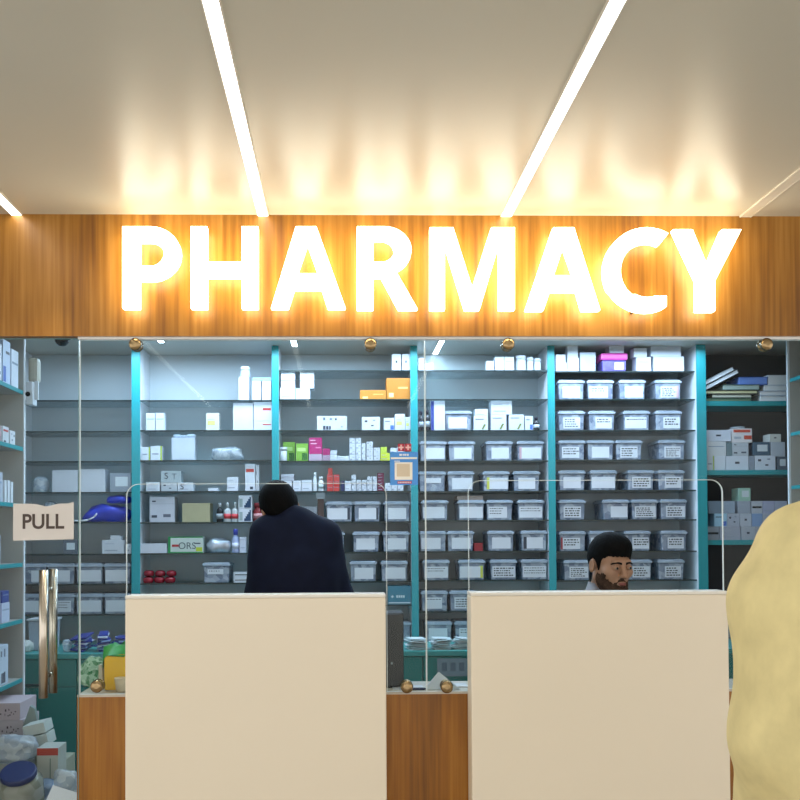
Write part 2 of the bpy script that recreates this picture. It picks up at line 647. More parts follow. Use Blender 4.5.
def arcp(cx, cy, rx, ry, a0, a1, n=18):
    return [(cx + rx * math.cos(R(a0 + (a1 - a0) * i / n)), cy - ry * math.sin(R(a0 + (a1 - a0) * i / n))) for i in range(n + 1)]


LETTERS = [
    ('P', 'glowing white letter P, first in the PHARMACY sign', [
        [(121, 225)] + arcp(150, 253, 31.5, 28, 90, -90) + [(140, 281), (140, 311), (121, 311)],
        [(140.5, 242)] + arcp(150, 253.3, 12.5, 11.3, 90, -90) + [(140.5, 264.6)]]),
    ('H', 'glowing white letter H between P and A', [
        [(189.5, 225), (208, 225), (208, 260.5), (240.5, 260.5), (240.5, 225), (259, 225), (259, 311), (240.5, 311), (240.5, 277.5), (208, 277.5), (208, 311), (189.5, 311)]]),
    ('A', 'glowing white letter A between H and R', [
        [(295, 225), (317, 225), (347, 311), (327, 311), (321, 290), (295, 290), (289, 311), (269.5, 311)],
        [(307.5, 247), (316.5, 272), (299, 272)]]),
    ('R', 'glowing white letter R between A and M', [
        [(356, 225)] + arcp(384, 249.5, 28.5, 24.5, 90, -28) + arcp(384, 249.5, 28.5, 24.5, -36, -62, 4) + [(419.5, 312), (398, 312), (380.5, 277.5), (374.5, 277.5), (374.5, 312), (356, 312)],
        [(374.5, 240.5)] + arcp(382, 250.5, 11, 10, 90, -90) + [(374.5, 260.5)]]),
    ('M', 'glowing white letter M between R and A', [
        [(429, 226), (454, 226), (472.5, 284), (491, 226), (516, 226), (516, 312.5), (498.5, 312.5), (498.5, 250), (480.5, 312.5), (464.5, 312.5), (446, 250), (446, 312.5), (429, 312.5)]]),
    ('A', 'glowing white letter A between M and C', [
        [(553, 226), (575, 226), (602, 313), (582, 313), (576.5, 292), (551, 292), (544.5, 313), (524.5, 313)],
        [(563.8, 249), (572.5, 274), (555.5, 274)]]),
    ('C', 'glowing white letter C between A and Y', [
        arcp(647, 270.5, 44, 44.5, 58, 294, 30) + [(668, 309), (668, 294.5)] + arcp(647.5, 270.5, 25.5, 27.5, 298, 62, 26)]),
    ('Y', 'glowing white letter Y, last in the PHARMACY sign', [
        [(672, 228), (693.5, 228), (707.5, 262), (722, 228), (743.5, 228), (716.5, 280.5), (716.5, 314), (696.5, 314), (696.5, 280.5)]]),
]
for ch, lab, loops in LETTERS:
    W = [[at(x, y - (2.2 if y > 295 else 0), LY0) for x, y in lp] for lp in loops]
    cx = sum(v.x for v in W[0]) / len(W[0])
    cz = min(v.z for v in W[0])
    lp = [[(v.x - cx, v.z - cz) for v in L] for L in W]
    me = outline_mesh('sign_letter', lp, LY1 - LY0 - 0.006, 0.003)
    me.materials.clear()
    me.materials.append(M_FACE)
    me.materials.append(M_RET)
    for p in me.polygons:
        p.material_index = 0 if p.normal.y < -0.9 else 1
    o = link(bpy.data.objects.new('sign_letter', me))
    o.location = (cx, (LY0 + LY1) / 2, cz)
    tag(o, lab, 'letter', 'glowing letters of the fascia sign')
    xs_ = [v[0] for v in lp[0]]
    zs_ = [v[1] for v in lp[0]]
    bb = (min(xs_) + max(xs_)) / 2
    hw = (max(xs_) - min(xs_)) * 0.28
    zc = {'P': .985, 'H': .49, 'A': .33, 'R': .985, 'M': .20, 'C': .09, 'Y': .2}[ch] * max(zs_) - 0.012
    for sx in ((-hw, hw) if ch in 'HA' else (0,)):
        bm = bmesh.new()
        add_tube(bm, (bb + sx, 0.015, zc), (bb + sx, FY - (LY0 + LY1) / 2, zc), 0.006, n=8)
        obj('standoff', bm, M_STEEL, o)

# ------------------------------------------------------------------ linear ceiling lights
M_LED_W = emit('led_warm', (1.0, 0.95, 0.86), OUT_STRIP)
M_LED_C = emit('led_cool', (0.60, 0.82, 1.0), IN_STRIP)
M_OFF = mat('#d8d3c8', 0.4)


def strip(x, y0, y1, m, label, group, w=0.036):
    t = thing('linear_light', label, 'ceiling light', (x, (y0 + y1) / 2, CEIL_Z), group=group)
    h = (y1 - y0) / 2
    bm = bmesh.new()
    add_box(bm, -w / 2 - 0.004, -w / 2, -h, h, -0.006, 0)
    add_box(bm, w / 2, w / 2 + 0.004, -h, h, -0.006, 0)
    obj('housing', bm, mat('#dedad2', 0.4), t)
    obj('diffuser', box_bm(-w / 2, w / 2, -h, h, -0.005, 0), m, t)


SX = [at(17, 213, FY).x, at(263, 215, FY).x, at(506, 216, FY).x, at(745, 217, FY).x]
OL = ['lit strip light on the hall ceiling ending well before the letter P',
      'lit strip light on the hall ceiling running to the letter H',
      'lit strip light on the hall ceiling running to the letter M',
      'unlit strip light on the hall ceiling running to the letter Y']
for i, x in enumerate(SX):
    strip(x, -1.8, FY - 0.002, M_OFF if i == 3 else M_LED_W, OL[i], 'hall strip lights')
IL = ['strip light inside the pharmacy above the shelves behind letter P',
      'strip light inside the pharmacy above the shelves behind letter A after H',
      'strip light inside the pharmacy seen under the letter R by the glass joint',
      'strip light inside the pharmacy above the dark shelf of books']
IE = [6.08, 6.2, 6.46, 6.0]
for i, x in enumerate(SX):
    strip(x if i else x + .1, FY + 0.2, IE[i], M_LED_C, IL[i], 'pharmacy strip lights', 0.03)

# dome camera under the pharmacy ceiling
c = at(62, 342, 5.9)
t = thing('dome_camera', 'small dark dome camera under the pharmacy ceiling near the door', 'camera', (c.x, 5.9, CEIL_Z))
obj('base', lathe([(0.05, -0.018), (0.055, -0.014), (0.055, 0)], 24), M_BLACK, t)
obj('dome', lathe([(0.004, -0.062), (0.018, -0.059), (0.032, -0.05), (0.041, -0.036), (0.044, -0.018)], 24), mat('#15181d', 0.1), t)

# ------------------------------------------------------------------ shelving along the back wall
POST = [(131.5, 140), (272, 279), (411, 418), (548.5, 555.5)]
shelving = thing('shelving_unit', 'tall teal edged shelving with glass shelves along the back wall', 'shelving', (0.3, SY, 0))
OX = 0.3
WT = 0.78                       # worktop height of the base cabinets


def sh(bm, name, m, parent=shelving):
    for v in bm.verts:
        v.co.x -= OX
        v.co.y -= SY
    return obj(name, bm, m, parent)


xpost = []
for (a, b) in POST:
    xa, xb = at(a, 470, SY).x, at(b, 470, SY).x
    xpost.append((xa, xb))
    u = sh(box_bm(xa, xb, SY + 0.012, BY - 0.012, WT, CEIL_Z - 0.002), 'upright', M_WHITEBOARD)
    sh(box_bm(xa, xb, SY, SY + 0.012, WT, CEIL_Z - 0.002), 'front_edge', M_TEAL, u)
xr0, xr1 = at(696, 470, SY).x, at(705, 470, SY).x
u = sh(box_bm(xr0, xr1, SY - 0.02, BY - 0.012, WT, CEIL_Z - 0.002), 'upright', M_WHITEBOARD)
sh(box_bm(xr0, xr1 + 0.001, SY - 0.032, SY - 0.02, WT, CEIL_Z - 0.002), 'front_edge', M_TEAL, u)
xl0 = XL + 0.002
u = sh(box_bm(xl0, xl0 + 0.03, SY, BY - 0.012, WT, CEIL_Z - 0.002), 'upright', M_WHITEBOARD)
xR = XR - 0.002
u = sh(box_bm(xR - 0.03, xR, SY, BY - 0.012, WT, CEIL_Z - 0.002), 'upright', M_TEAL)
sh(box_bm(xl0, xr1, BY - 0.012, BY - 0.001, WT, CEIL_Z - 0.002), 'back_panel', M_BACK)
sh(box_bm(xr1, xR, BY - 0.012, BY - 0.001, WT, CEIL_Z - 0.002), 'back_panel', M_DARKBACK)
# bay spans in x (inner faces) and shelf lines in y pixels
BAYX = [(xl0 + 0.03, xpost[0][0]), (xpost[0][1], xpost[1][0]), (xpost[1][1], xpost[2][0]), (xpost[2][1], xpost[3][0]), (xpost[3][1], xr0), (xr1, xR - 0.03)]
BAYC = [78, 206, 345, 483, 620, 747]
SHELF_Y = [
    [400, 431, 461, 492, 522, 554, 584, 614.5],
    [400, 430, 460, 491, 522, 553, 583, 613],
    [370, 399, 430, 460.5, 491, 521.5, 552, 581.5, 605],
    [370, 399, 430, 460.5, 491, 520, 551, 580, 611],
    [371, 399, 430, 459.5, 490, 519.5, 551, 580, 611],
    [401, 470, 540],
]
SHELF_Z = []
for bi in range(6):
    zs = []
    for y in SHELF_Y[bi]:
        z = at(BAYC[bi], y, SY).z
        zs.append(z)
        x0, x1 = BAYX[bi]
        if bi < 5:
            s_ = sh(box_bm(x0 + 0.001, x1 - 0.001, SY + 0.006, BY - 0.014, z - 0.008, z), 'glass_shelf', M_SHELF_GLASS)
            sh(box_bm(x0 + 0.001, x1 - 0.001, SY + 0.001, SY + 0.006, z - 0.0085, z), 'shelf_edge', M_SHELF_EDGE, s_)
        else:
            s_ = sh(box_bm(x0 + 0.001, x1 - 0.001, SY + 0.004, BY - 0.014, z - 0.03, z), 'board_shelf', M_TEAL)
    SHELF_Z.append(zs)

# base cabinets and worktop
CAB_Y = 5.75
RUX0 = at(790, 400, 6.0).x
bounds = [XL + 0.002, at(77, 700, CAB_Y).x, xpost[0][1] + .02, xpost[1][1], xpost[2][0] + 0.03, xpost[3][0], xr1, RUX0 - 0.02]
CL = ['teal base cabinet behind the door handle', 'teal base cabinet between the door handle and yellow tub',
      'teal base cabinet behind the counter with the standing man', 'teal base cabinet behind the black tower',
      'teal base cabinet seen between the two cream counters', 'teal base cabinet behind the bearded man',
      'teal base cabinet under the dark book shelves']
for i in range(7):
    a, b = bounds[i] + 0.001, bounds[i + 1] - 0.001
    t = thing('base_cabinet', CL[i], 'cabinet', ((a + b) / 2, CAB_Y, 0), group='teal base cabinets')
    w = (b - a) / 2
    bm = bmesh.new()
    add_box(bm, -w, w, 0.02, BY - CAB_Y - 0.002, 0.08, WT - 0.03)
    add_box(bm, -w, w, 0.06, BY - CAB_Y - 0.002, 0.0, 0.08)
    obj('body', bm, M_TEAL_CAB, t)
    dr = obj('drawer', box_bm(-w + 0.003, w - 0.003, 0, 0.019, WT - 0.19, WT - 0.035, bev=0.002), M_TEAL_CAB, t)
    obj('handle', box_bm(-0.06, 0.06, -0.012, -0.001, WT - 0.186, WT - 0.172, bev=0.003), mat('#0f3f42', 0.4), dr)
    for s_ in (-1, 1):
        x0, x1 = (-w + 0.003, -0.0015) if s_ < 0 else (0.0015, w - 0.003)
        dd = obj('door', box_bm(x0, x1, 0, 0.019, 0.085, WT - 0.194, bev=0.002), M_TEAL_CAB, t)
        obj('handle', box_bm(s_ * 0.03 - 0.006, s_ * 0.03 + 0.006, -0.014, -0.001, WT - 0.36, WT - 0.24, bev=0.003), mat('#0f3f42', 0.4), dd)
wk = obj("worktop", box_bm(XL + 0.002, RUX0 - 0.02, CAB_Y - 0.01, BY - 0.002, WT - 0.03, WT - 0.0, bev=0.003), mat('#3a9492', 0.35, 0.03), None)
tag(wk, 'teal worktop running along the base cabinets under the shelves', 'worktop')

# side shelf unit along the left wall, just inside the door
LUX = at(23, 500, 5.3).x
lu = thing('side_shelving', 'side shelving with teal shelf edges just inside the glass door', 'shelving', (LUX, 5.3, 0))
obj('end_panel', box_bm(XL + 0.002 - LUX, 0, 0, 0.02, 0, CEIL_Z - 0.002), M_GREYBOARD, lu)
obj('back_panel', box_bm(XL + 0.002 - LUX, XL + 0.012 - LUX, -1.4, 0, 0, CEIL_Z - 0.002), M_GREYBOARD, lu)
LUZ = []
for y in (344 - 12, 391, 447.5, 504, 563, 619, 678, 735):
    z = at(22, y, 5.3).z
    LUZ.append(z)
    s_ = obj('shelf', box_bm(XL + 0.013 - LUX, -0.006, -1.4, -0.001, z - 0.02, z), M_GREYBOARD, lu)
    obj('front_edge', box_bm(-0.006, 0, -1.4, -0.001, z - 0.02, z + 0.001), M_TEAL, s_)
obj('end_edge', box_bm(0, 0.006, 0, 0.02, 0, CEIL_Z - 0.002), M_WHITEBOARD, lu)

# side shelf unit along the right wall
RUX = at(790, 400, 6.0).x
ru = thing('side_shelving', 'side shelving with teal edges beside the yellow shirt', 'shelving', (RUX, 6.0, 0))
obj('end_panel', box_bm(0, XR - 0.002 - RUX, 0, 0.02, 0.0, CEIL_Z - 0.002), M_GREYBOARD, ru)
RUZ = []
for y in (324, 379, 433, 486, 539, 592):
    z = at(790, y, 6.0).z
    RUZ.append(z)
    s_ = obj('shelf', box_bm(0.006, XR - 0.002 - RUX, -1.6, -0.001, z - 0.02, z), M_GREYBOARD, ru)
    obj('front_edge', box_bm(0, 0.006, -1.6, -0.001, z - 0.02, z + 0.001), M_TEAL, s_)
obj('end_edge', box_bm(-0.012, 0, 0, 0.02, 0, CEIL_Z - 0.002), M_WHITEBOARD, ru)

# ------------------------------------------------------------------ goods on the shelves
BAYN = ['first', 'second', 'third', 'fourth', 'fifth', 'sixth']
ORD = ['first', 'second', 'third', 'fourth', 'fifth', 'sixth', 'seventh', 'eighth', 'ninth', 'tenth', 'eleventh', 'twelfth',
       'thirteenth', 'fourteenth', 'fifteenth', 'sixteenth', 'seventeenth']
LABELS = set()


def uniq(l):
    assert l not in LABELS, l
    n = len(l.split())
    assert 4 <= n <= 16, (n, l)
    LABELS.add(l)
    return l


def place_name(bay, k):
    if bay == 5:
        return '%s teal shelf of the dark bay' % ['top', 'middle', 'lowest'][k]
    return '%s shelf down, %s bay' % (ORD[k], BAYN[bay])


# --- clear lidded boxes: one body and lid mesh, copied
BW, BH, BD = 0.174, 0.127, 0.24


def bin_body():
    bm = bmesh.new()
    hw = BW / 2 - 0.006
    add_box(bm, -hw, hw, 0.006, BD - 0.006, 0, BH - 0.022, bev=0.006, taper=0.05)
    return bm


def bin_lid():
    bm = bmesh.new()
    add_box(bm, -BW / 2, BW / 2, 0, BD, BH - 0.022, BH - 0.008, bev=0.003)
    add_box(bm, -BW / 2 + 0.008, BW / 2 - 0.008, 0.008, BD - 0.008, BH - 0.009, BH, bev=0.003)
    return bm


proto_body = obj('body', bin_body(), M_BIN)
proto_lid = obj('lid', bin_lid(), M_BIN_LID)
me_body, me_lid = proto_body.data, proto_lid.data
bpy.data.objects.remove(proto_body)
bpy.data.objects.remove(proto_lid)
ACC = {'red': '#a8313c', 'yellow': '#c9cf5a', 'violet': '#7d7ec2', 'pink': '#c9a5b0', 'dark': '#3c4250', 'blue': '#5a6fc0'}


def bin_label(u0, u1, v0, v1, rows, rnd, accent, heavy):
    """Paper slip on the front; rows of pen strokes; optional coloured pack edge behind the plastic."""
    bm = bmesh.new()
    u0, u1 = max(u0 - .06, .02), min(u1 + .06, .98)
    X = lambda u: (u - 0.5) * (BW - 0.020)
    Z = lambda v: 0.006 + v * (BH - 0.034)
    add_box(bm, X(u0), X(u1), 0.0035, 0.0058, Z(v0), Z(v1), 0)
    if rows:
        top = v1 - 0.10
        step = min(0.17, (v1 - v0 - 0.12) / rows)
        for r in range(rows):
            z = top - r * step
            x = u0 + 0.06
            end = u1 - 0.05 - rnd.random() * 0.2
            while x < end:
                L = 0.03 + rnd.random() * (0.09 if heavy else 0.06)
                hgt = step * (0.45 if heavy else 0.28)
                add_box(bm, X(x), X(min(x + L, u1 - 0.03)), 0.0028, 0.0034, Z(z - hgt), Z(z), 1)
                x += L + 0.02 + rnd.random() * 0.03
    return bm


BIN_EDGE = {}


def clear_bin(bay, k, x0, label, u, rows, accent=None, au=None, v=(0.08, 0.84), dy=0.0, zoff=0.0, x1=None, heavy=False):
    c = at(x0 + 14 + max(0, x0 - 430) * .014, 500, SY + 0.02)
    zb = SHELF_Z[bay][k] if k is not None else WT
    hw = BW / 2 + 0.001
    cx = min(max(c.x, BAYX[bay][0] + hw), BAYX[bay][1] - hw)
    lft = BIN_EDGE.get((bay, k), -9)
    cx = max(cx, lft + hw)
    cx = min(cx, BAYX[bay][1] - hw)
    BIN_EDGE[(bay, k)] = cx + hw - 0.0008
    t = thing('clear_box', uniq(label), 'storage box', (cx, SY + 0.03 + dy, zb + 0.0006 + zoff), (0, 0, 0), 'clear lidded boxes on the shelves')
    link(bpy.data.objects.new('body', me_body), t)
    link(bpy.data.objects.new('lid', me_lid), t)
    rnd = random.Random(int(x0 * 31 + bay * 7 + (k or 9) * 131))
    o = obj('paper_label', bin_label(u[0], u[1], v[0], v[1], rows, rnd, accent, heavy), [M_PAPER, M_INK], t)
    if accent:
        X = lambda q: (q - 0.5) * (BW - 0.026)
        obj('pack_edge', box_bm(X(au[0]), X(au[1]), 0.0036, 0.0056, 0.012, BH - 0.04), mat(ACC[accent], 0.5), t)
    return t


# (x0, look, (u0,u1), rows, accent, accent span)  look 'b' blank slip, 'w' written slip
B, Wr = 'blank', 'written'
BINS = {
    (0, 6): [(18.2, B, (.5, 1), 0), (46.4, B, (.1, .8), 0), (74.6, B, (.1, .95), 0), (102.8, B, (.05, .85), 0)],
    (0, 7): [(18.2, B, (.2, .9), 0), (46.4, Wr, (.4, .85), 3), (74.6, B, (.1, .95), 0), (102.8, B, (.1, .95), 0)],
    (1, 6): [(202, Wr, (.2, .72), 1)],
    (2, 5): [(325, B, (.05, .78), 0, 'dark', (.82, .96)), (353, B, (.22, .82), 0, 'dark', (.86, .98)), (384, B, (.2, .82), 0)],
    (2, 6): [(317, B, (.5, .9), 0, 'dark', (.1, .4)), (352, B, (.15, .8), 0), (382, B, (.22, .85), 0)],
    (2, 7): [(349, B, (.2, .85), 0), (380, B, (.2, .9), 0)],
    (3, 3): [(419.5, B, (.2, .95), 0), (448, B, (.25, .85), 0), (485, B, (.25, .85), 0), (516, B, (.2, .88), 0, 'pink', (.03, .14))],
    (3, 4): [(418.5, Wr, (.25, .8), 0), (447, B, (.2, .9), 0), (482, B, (.28, 1), 0, 'yellow', (.1, .24)), (512, B, (.22, .8), 0)],
    (3, 5): [(421, B, (.06, .84), 0), (457, B, (.05, .95), 0), (485, Wr, (.1, .75), 3), (516, Wr, (.05, .9), 2, 'red', (.05, .04))],
    (3, 6): [(419, B, (.05, .75), 0), (446, B, (.2, .85), 0), (486, B, (.2, .85), 0), (519, B, (.25, .8), 0, 'dark', (.05, .18))],
    (3, 7): [(422, Wr, (.08, .92), 2), (457, B, (.08, .8), 0, 'yellow', (.82, .98)), (488.5, Wr, (.1, .95), 4), (519.5, Wr, (.08, .92), 3)],
    (3, 8): [(420, Wr, (.2, .75), 1), (448.5, Wr, (.2, .95), 4)],
    (4, 1): [(557, B, (.2, .8), 0), (586, Wr, (.08, .75), 2, 'violet', (.82, .94)), (617.5, B, (.25, .88), 0), (653, Wr, (.25, .78), 5, 'pink', (.82, .95))],
    (4, 2): [(557, Wr, (.22, .8), 4), (587, Wr, (.3, .85), 2), (621.5, Wr, (.08, .85), 1), (653, Wr, (.35, .95), 3)],
    (4, 3): [(557, Wr, (.15, .75), 3), (585.5, B, (.2, .8), 0), (613.5, Wr, (.2, .8), 4), (656, Wr, (.25, .8), 5)],
    (4, 4): [(557, B, (.2, .8), 0), (588, B, (.05, .95), 0), (625, Wr, (.2, .85), 4), (655, Wr, (.3, .85), 3)],
    (4, 5): [(557, Wr, (.2, .8), 4), (600, B, (.35, .95), 0), (628.5, Wr, (.15, .9), 5), (657, Wr, (.25, .95), 4)],
    (4, 6): [(557, Wr, (.15, .75), 3, 'red', (.0, .07)), (586, B, (.1, .8), 0), (621, Wr, (.35, .92), 3), (657, Wr, (.3, .85), 3)],
    (4, 7): [(561, Wr, (.25, .9), 5), (591, B, (.1, .9), 0), (622, Wr, (.3, .9), 4), (654, Wr, (.3, .85), 4)],
}
for (bay, k), rows in BINS.items():
    for i, r in enumerate(rows):
        x0, look, u, n = r[:4]
        acc = r[4] if len(r) > 4 else None
        au = r[5] if acc else None
        if au and au[1] < au[0]:
            acc = None
        ln = len(rows)
        pos = ORD[i] + ' box' if i < ln - 1 or ln == 1 else 'last box'
        if ln == 1:
            pos = 'only box'
        desc = {B: 'clear box with blank slip', Wr: 'clear box with written slip'}[look]
        if acc:
            desc = 'clear box showing %s edge' % acc
        if look == Wr and n == 0:
            desc = 'clear box with small slip'
        vv = (0.5, 0.84) if (look == Wr and n == 0) or (bay, k) == (1, 6) else (0.08, 0.84)
        heavy = bay == 4 or n >= 4
        clear_bin(bay, k, x0, '%s, %s on %s shelf down, %s bay from left' % (desc, pos, ORD[k], BAYN[bay]), u, n, acc, au, v=vv, heavy=heavy)

# lower row standing on the worktop
clear_bin(2, None, 398, 'clear box on the worktop partly behind the black tower', (.25, .6), 0)
clear_bin(3, None, 424, 'clear box on the worktop behind the papers, at the glass joint', (.15, .8), 0)
clear_bin(3, None, 453, 'clear box on the worktop at the edge of the bearded man\'s counter', (.2, .8), 2)


# --- boxes, bottles and the rest
def med_box(name, w, d_, h, base, marks, parent=None, loc=(0, 0, 0), rot=None, bev=0.0015):
    """Carton: printed marks (u0, v0, u1, v1, colour) lie on the front face; u,v in 0..1."""
    bm = bmesh.new()
    mats = [mat(base, 0.5, 0.03, 20.0)]
    add_box(bm, -w / 2, w / 2, 0, d_, 0, h, 0, bev=min(bev, w / 8, h / 8))
    idx = {}
    for (u0, v0, u1, v1, c) in marks:
        if c not in idx:
            idx[c] = len(mats)
            mats.append(mat(c, 0.5, 0.03, 20.0))
        add_box(bm, (u0 - .5) * w, (u1 - .5) * w, -0.0006, 0.0002, v0 * h, v1 * h, idx[c])
    return obj(name, bm, mats, parent, loc, rot)


TXT = '#3b4150'
MK = {
    'plain': [],
    'stripe': [(.1, .62, .9, .68, '#8fa0b8')],
    'line': [(.12, .2, .7, .28, '#9aa4b4'), (.12, .7, .55, .76, '#aab4c4')],
    'red': [(.5, .55, .95, .68, '#c03a3a')],
    'redtop': [(.1, .7, .9, .82, '#c2453f'), (.5, .06, .8, .16, TXT)],
    'yel': [(.12, .3, .7, .55, '#cfcf7a'), (.12, .62, .6, .66, '#9aa4b4')],
    'diag': [(.55 + .05 * i, .06 + .09 * i, .68 + .05 * i, .15 + .09 * i, '#6d7a2c') for i in range(4)] + [(.1, .75, .7, .8, TXT)],
    'blackw': [(.08, .42, .92, .58, '#1e2024')],
    'dot': [(.4, .45, .6, .6, TXT)],
    'dots': [(.15, .6, .3, .75, TXT), (.5, .3, .65, .4, TXT), (.6, .7, .75, .8, '#8a93a8')],
    'blue': [(.6, .05, .95, .4, '#4a6fc9'), (.1, .7, .6, .76, TXT)],
    'pic': [(.08, .18, .3, .28, TXT), (.55, .2, .85, .32, '#5a6070'), (.1, .8, .25, .86, TXT), (.02, .72, .98, .74, '#9aa2ae')],
    'fig': [(.2, .05, .28, .32, TXT), (.3, .05, .38, .3, TXT), (.4, .05, .46, .3, TXT), (.2, .7, .28, .9, '#6a7486'), (.42, .72, .5, .86, '#6a7486'), (.6, .7, .66, .85, TXT), (.8, .2, .86, .3, '#8a93a8')],
    'tri': [(.42 + .1 * i, .06, .52 + .1 * i, .10 + .16 * (i + 1), '#1d3c5e') for i in range(5)] + [(.06, .1, .3, .75, '#93a5a8')],
    'grn': [(.86, .0, 1, 1, '#a6bf3c'), (.15, .4, .7, .5, '#8f99aa')],
    'leaf': [(.5, .05, .95, .45, '#2f6a2c'), (.1, .55, .8, .75, '#b9dc8a')],
    'mag': [(.1, .8, .5, .86, '#f2c7dc'), (.12, .6, .6, .66, '#f2c7dc'), (.5, .35, .9, .42, '#e48fb8')],
    'ora': [(.1, .1, .3, .3, '#f2cf8a'), (.5, .5, .9, .58, '#f0b96a')],
    'tape': [(.0, .44, 1, .5, '#7c838d')],
    'redt': [(.08, .72, .92, .92, '#c24a35'), (.6, .22, .98, .5, '#c24a35'), (.1, .25, .45, .42, '#aab2bf')],
    'pill': [(.1, .1, .4, .3, '#8a93a8'), (.5, .5, .8, .6, '#9aa2b4')],
    'navy': [(.0, .0, .22, 1, '#2c3d8a')],
    'green': [(0, 0, .07, 1, '#1f8a4c'), (.07, 0, 1, .07, '#1f8a4c'), (.07, .93, 1, 1, '#1f8a4c'), (.80, .1, .98, .35, '#b4c23a'), (.75, .55, .93, .62, TXT)],
    'lab': [(.25, .3, .85, .8, '#c9d3da')],
}
shelf_stack = {}


def scale_at(Y):
    return (at(401, 500, Y).x - at(400, 500, Y).x)


def spot(bay, k, x0, y0, x1, y1, dy=0.0):
    """(x centre, width, base z, height, y) for a pixel box resting on its shelf or on what is below it."""
    Y = SY + 0.02 + dy
    a, b = at(x0, y1, Y), at(x1, y0, Y)
    lim = BAYX[bay]
    ax, bx = max(a.x, lim[0] + 0.001), min(b.x, lim[1] - 0.001)
    base = SHELF_Z[bay][k]
    best = base
    tol = 5.5 * scale_at(Y)
    for (sx0, sx1, sy, top) in shelf_stack.setdefault((bay, k), []):
        if min(bx, sx1) - max(ax, sx0) > 0.25 * min(bx - ax, sx1 - sx0) and abs(sy - Y) < 0.02:
            if abs(top - a.z) < abs(best - a.z) and abs(top - a.z) < tol:
                best = top
    if k > 0:
        b.z = min(b.z, SHELF_Z[bay][k - 1] - (.0315 if bay == 5 else .0105))
    if best > base:
        h = max(b.z - best, 0.01)
    else:
        h = max(b.z - base, 0.01)
    shelf_stack[(bay, k)].append((ax, bx, Y, best + h + 0.0003))
    return (ax + bx) / 2, bx - ax - 0.001, best + 0.0003, h - 0.0003, Y


def box(bay, k, x0, y0, x1, y1, desc, mk='plain', base='#ccd3de', dy=0.0, d_=None, cat='medicine box', name='medicine_box', where=None, group=None, parts=None):
    cx, w, z, h, Y = spot(bay, k, x0, y0, x1, y1, dy)
    d_ = d_ or max(0.05, min(0.13, w * 1.1))
    d_ = min(d_, BY - 0.02 - Y)
    o = med_box(name, w, d_, h, base, MK[mk], None, (cx, Y, z))
    tag(o, uniq(desc + ', ' + (where or place_name(bay, k))), cat, group or 'cartons on the shelves')
    return o, w, h


def bottle(bay, k, x0, y0, x1, y1, desc, body='#2a2224', cap='#e9edf2', lab=None, dy=0.0, name='medicine_bottle', capf=0.2, neck=0.45, clear=None):
    cx, w, z, h, Y = spot(bay, k, x0, y0, x1, y1, dy)
    r = w / 2
    t = thing(name, uniq(desc + ', ' + place_name(bay, k)), 'bottle', (cx, Y + r, z), group='bottles on the shelves')
    hb = h * (1 - capf)
    obj('body', lathe([(r * .93, 0), (r, .004), (r, hb * .72), (r * .8, hb * .86), (r * neck, hb * .95), (r * neck, hb)], 20), clear or mat(body, 0.25), t)
    obj('cap', lathe([(r * neck * 1.12, hb), (r * neck * 1.15, h - .004), (r * neck * .95, h)], 20), mat(cap, 0.35), t)
    if lab:
        obj('paper_label', lathe([(r + .0006, hb * .22), (r + .0006, hb * .56)], 20), mat(lab, 0.5), t)
    return t


def tub(bay, k, x0, y0, x1, y1, desc, body='#ccd3de', dy=0.0, lid=None):
    cx, w, z, h, Y = spot(bay, k, x0, y0, x1, y1, dy)
    r = w / 2
    t = thing('pill_tub', uniq(desc + ', ' + place_name(bay, k)), 'tub', (cx, Y + r, z), group='tubs on the shelves')
    obj('body', lathe([(r * .9, 0), (r * .96, .004), (r * .96, h * .7), (r * .85, h * .74)], 20), mat(body, 0.4), t)
    obj('lid', lathe([(r, h * .74), (r, h * .98), (r * .92, h)], 20), mat(lid or body, 0.35), t)
    return t


def pouch(bay, k, x0, y0, x1, y1, desc, m, dy=0.0, name='plastic_bag', cat='bag', d_=0.12, seed=1, amt=0.22):
    cx, w, z, h, Y = spot(bay, k, x0, y0, x1, y1, dy)
    d_ = min(d_, BY - 0.02 - Y)
    o = obj(name, crumple(w, d_, h, seed, amt), m, None, (cx, Y + d_ / 2, z), smooth=True)
    return tag(o, uniq(desc + ', ' + place_name(bay, k)), cat)


# bay 1
pouch(0, 3, 30, 476, 46, 491, 'crumpled clear plastic bag', M_FILM, seed=3)
box(0, 3, 52, 470, 77.5, 491, 'plain white carton by the door edge', 'plain', '#c6ccd6')
box(0, 3, 79, 469, 105, 491, 'plain white carton beyond the door edge', 'plain', '#c6ccd6')
box(0, 3, 110, 473, 131, 491, 'white carton with dark rim', 'lab', '#8d98a6')
pouch(0, 4, 39, 501, 57, 521, 'white bundle behind the PULL sign', M_FILM, seed=5)
pouch(0, 4, 80, 503, 131, 521, 'folded blue bag', mat('#2b3fc0', 0.4, 0.15, 12.0, bump=0.3), seed=8, name='fabric_bag', d_=0.2)
pouch(0, 4, 104, 494.5, 131, 504.5, 'blue bag slumped on the folded one', mat('#2f45cc', 0.4, 0.15, 12.0, bump=0.3), seed=9, name='fabric_bag', d_=0.18)
cx, w, z, h, Y = spot(0, 4, 68, 516, 79, 521)
bm = bmesh.new()
pp = [at(x, y, SY + 0.03) for x, y in ((73, 520.5), (80, 521), (88, 520), (94, 517), (97, 513.5))]
for p in pp:
    p.z = max(p.z, SHELF_Z[0][4] + 0.006)
for p, q in zip(pp, pp[1:]):
    add_tube(bm, p, q, 0.005, n=8)
o = obj('white_strap', bm, M_WHITE)
tag(o, 'white strap curling out of the folded blue bag', 'strap')
box(0, 5, 63, 540, 77, 553, 'small grey carton', 'lab', '#5c6672')
box(0, 5, 102, 540, 124, 553, 'squat white carton', 'line', '#c6ccd6')
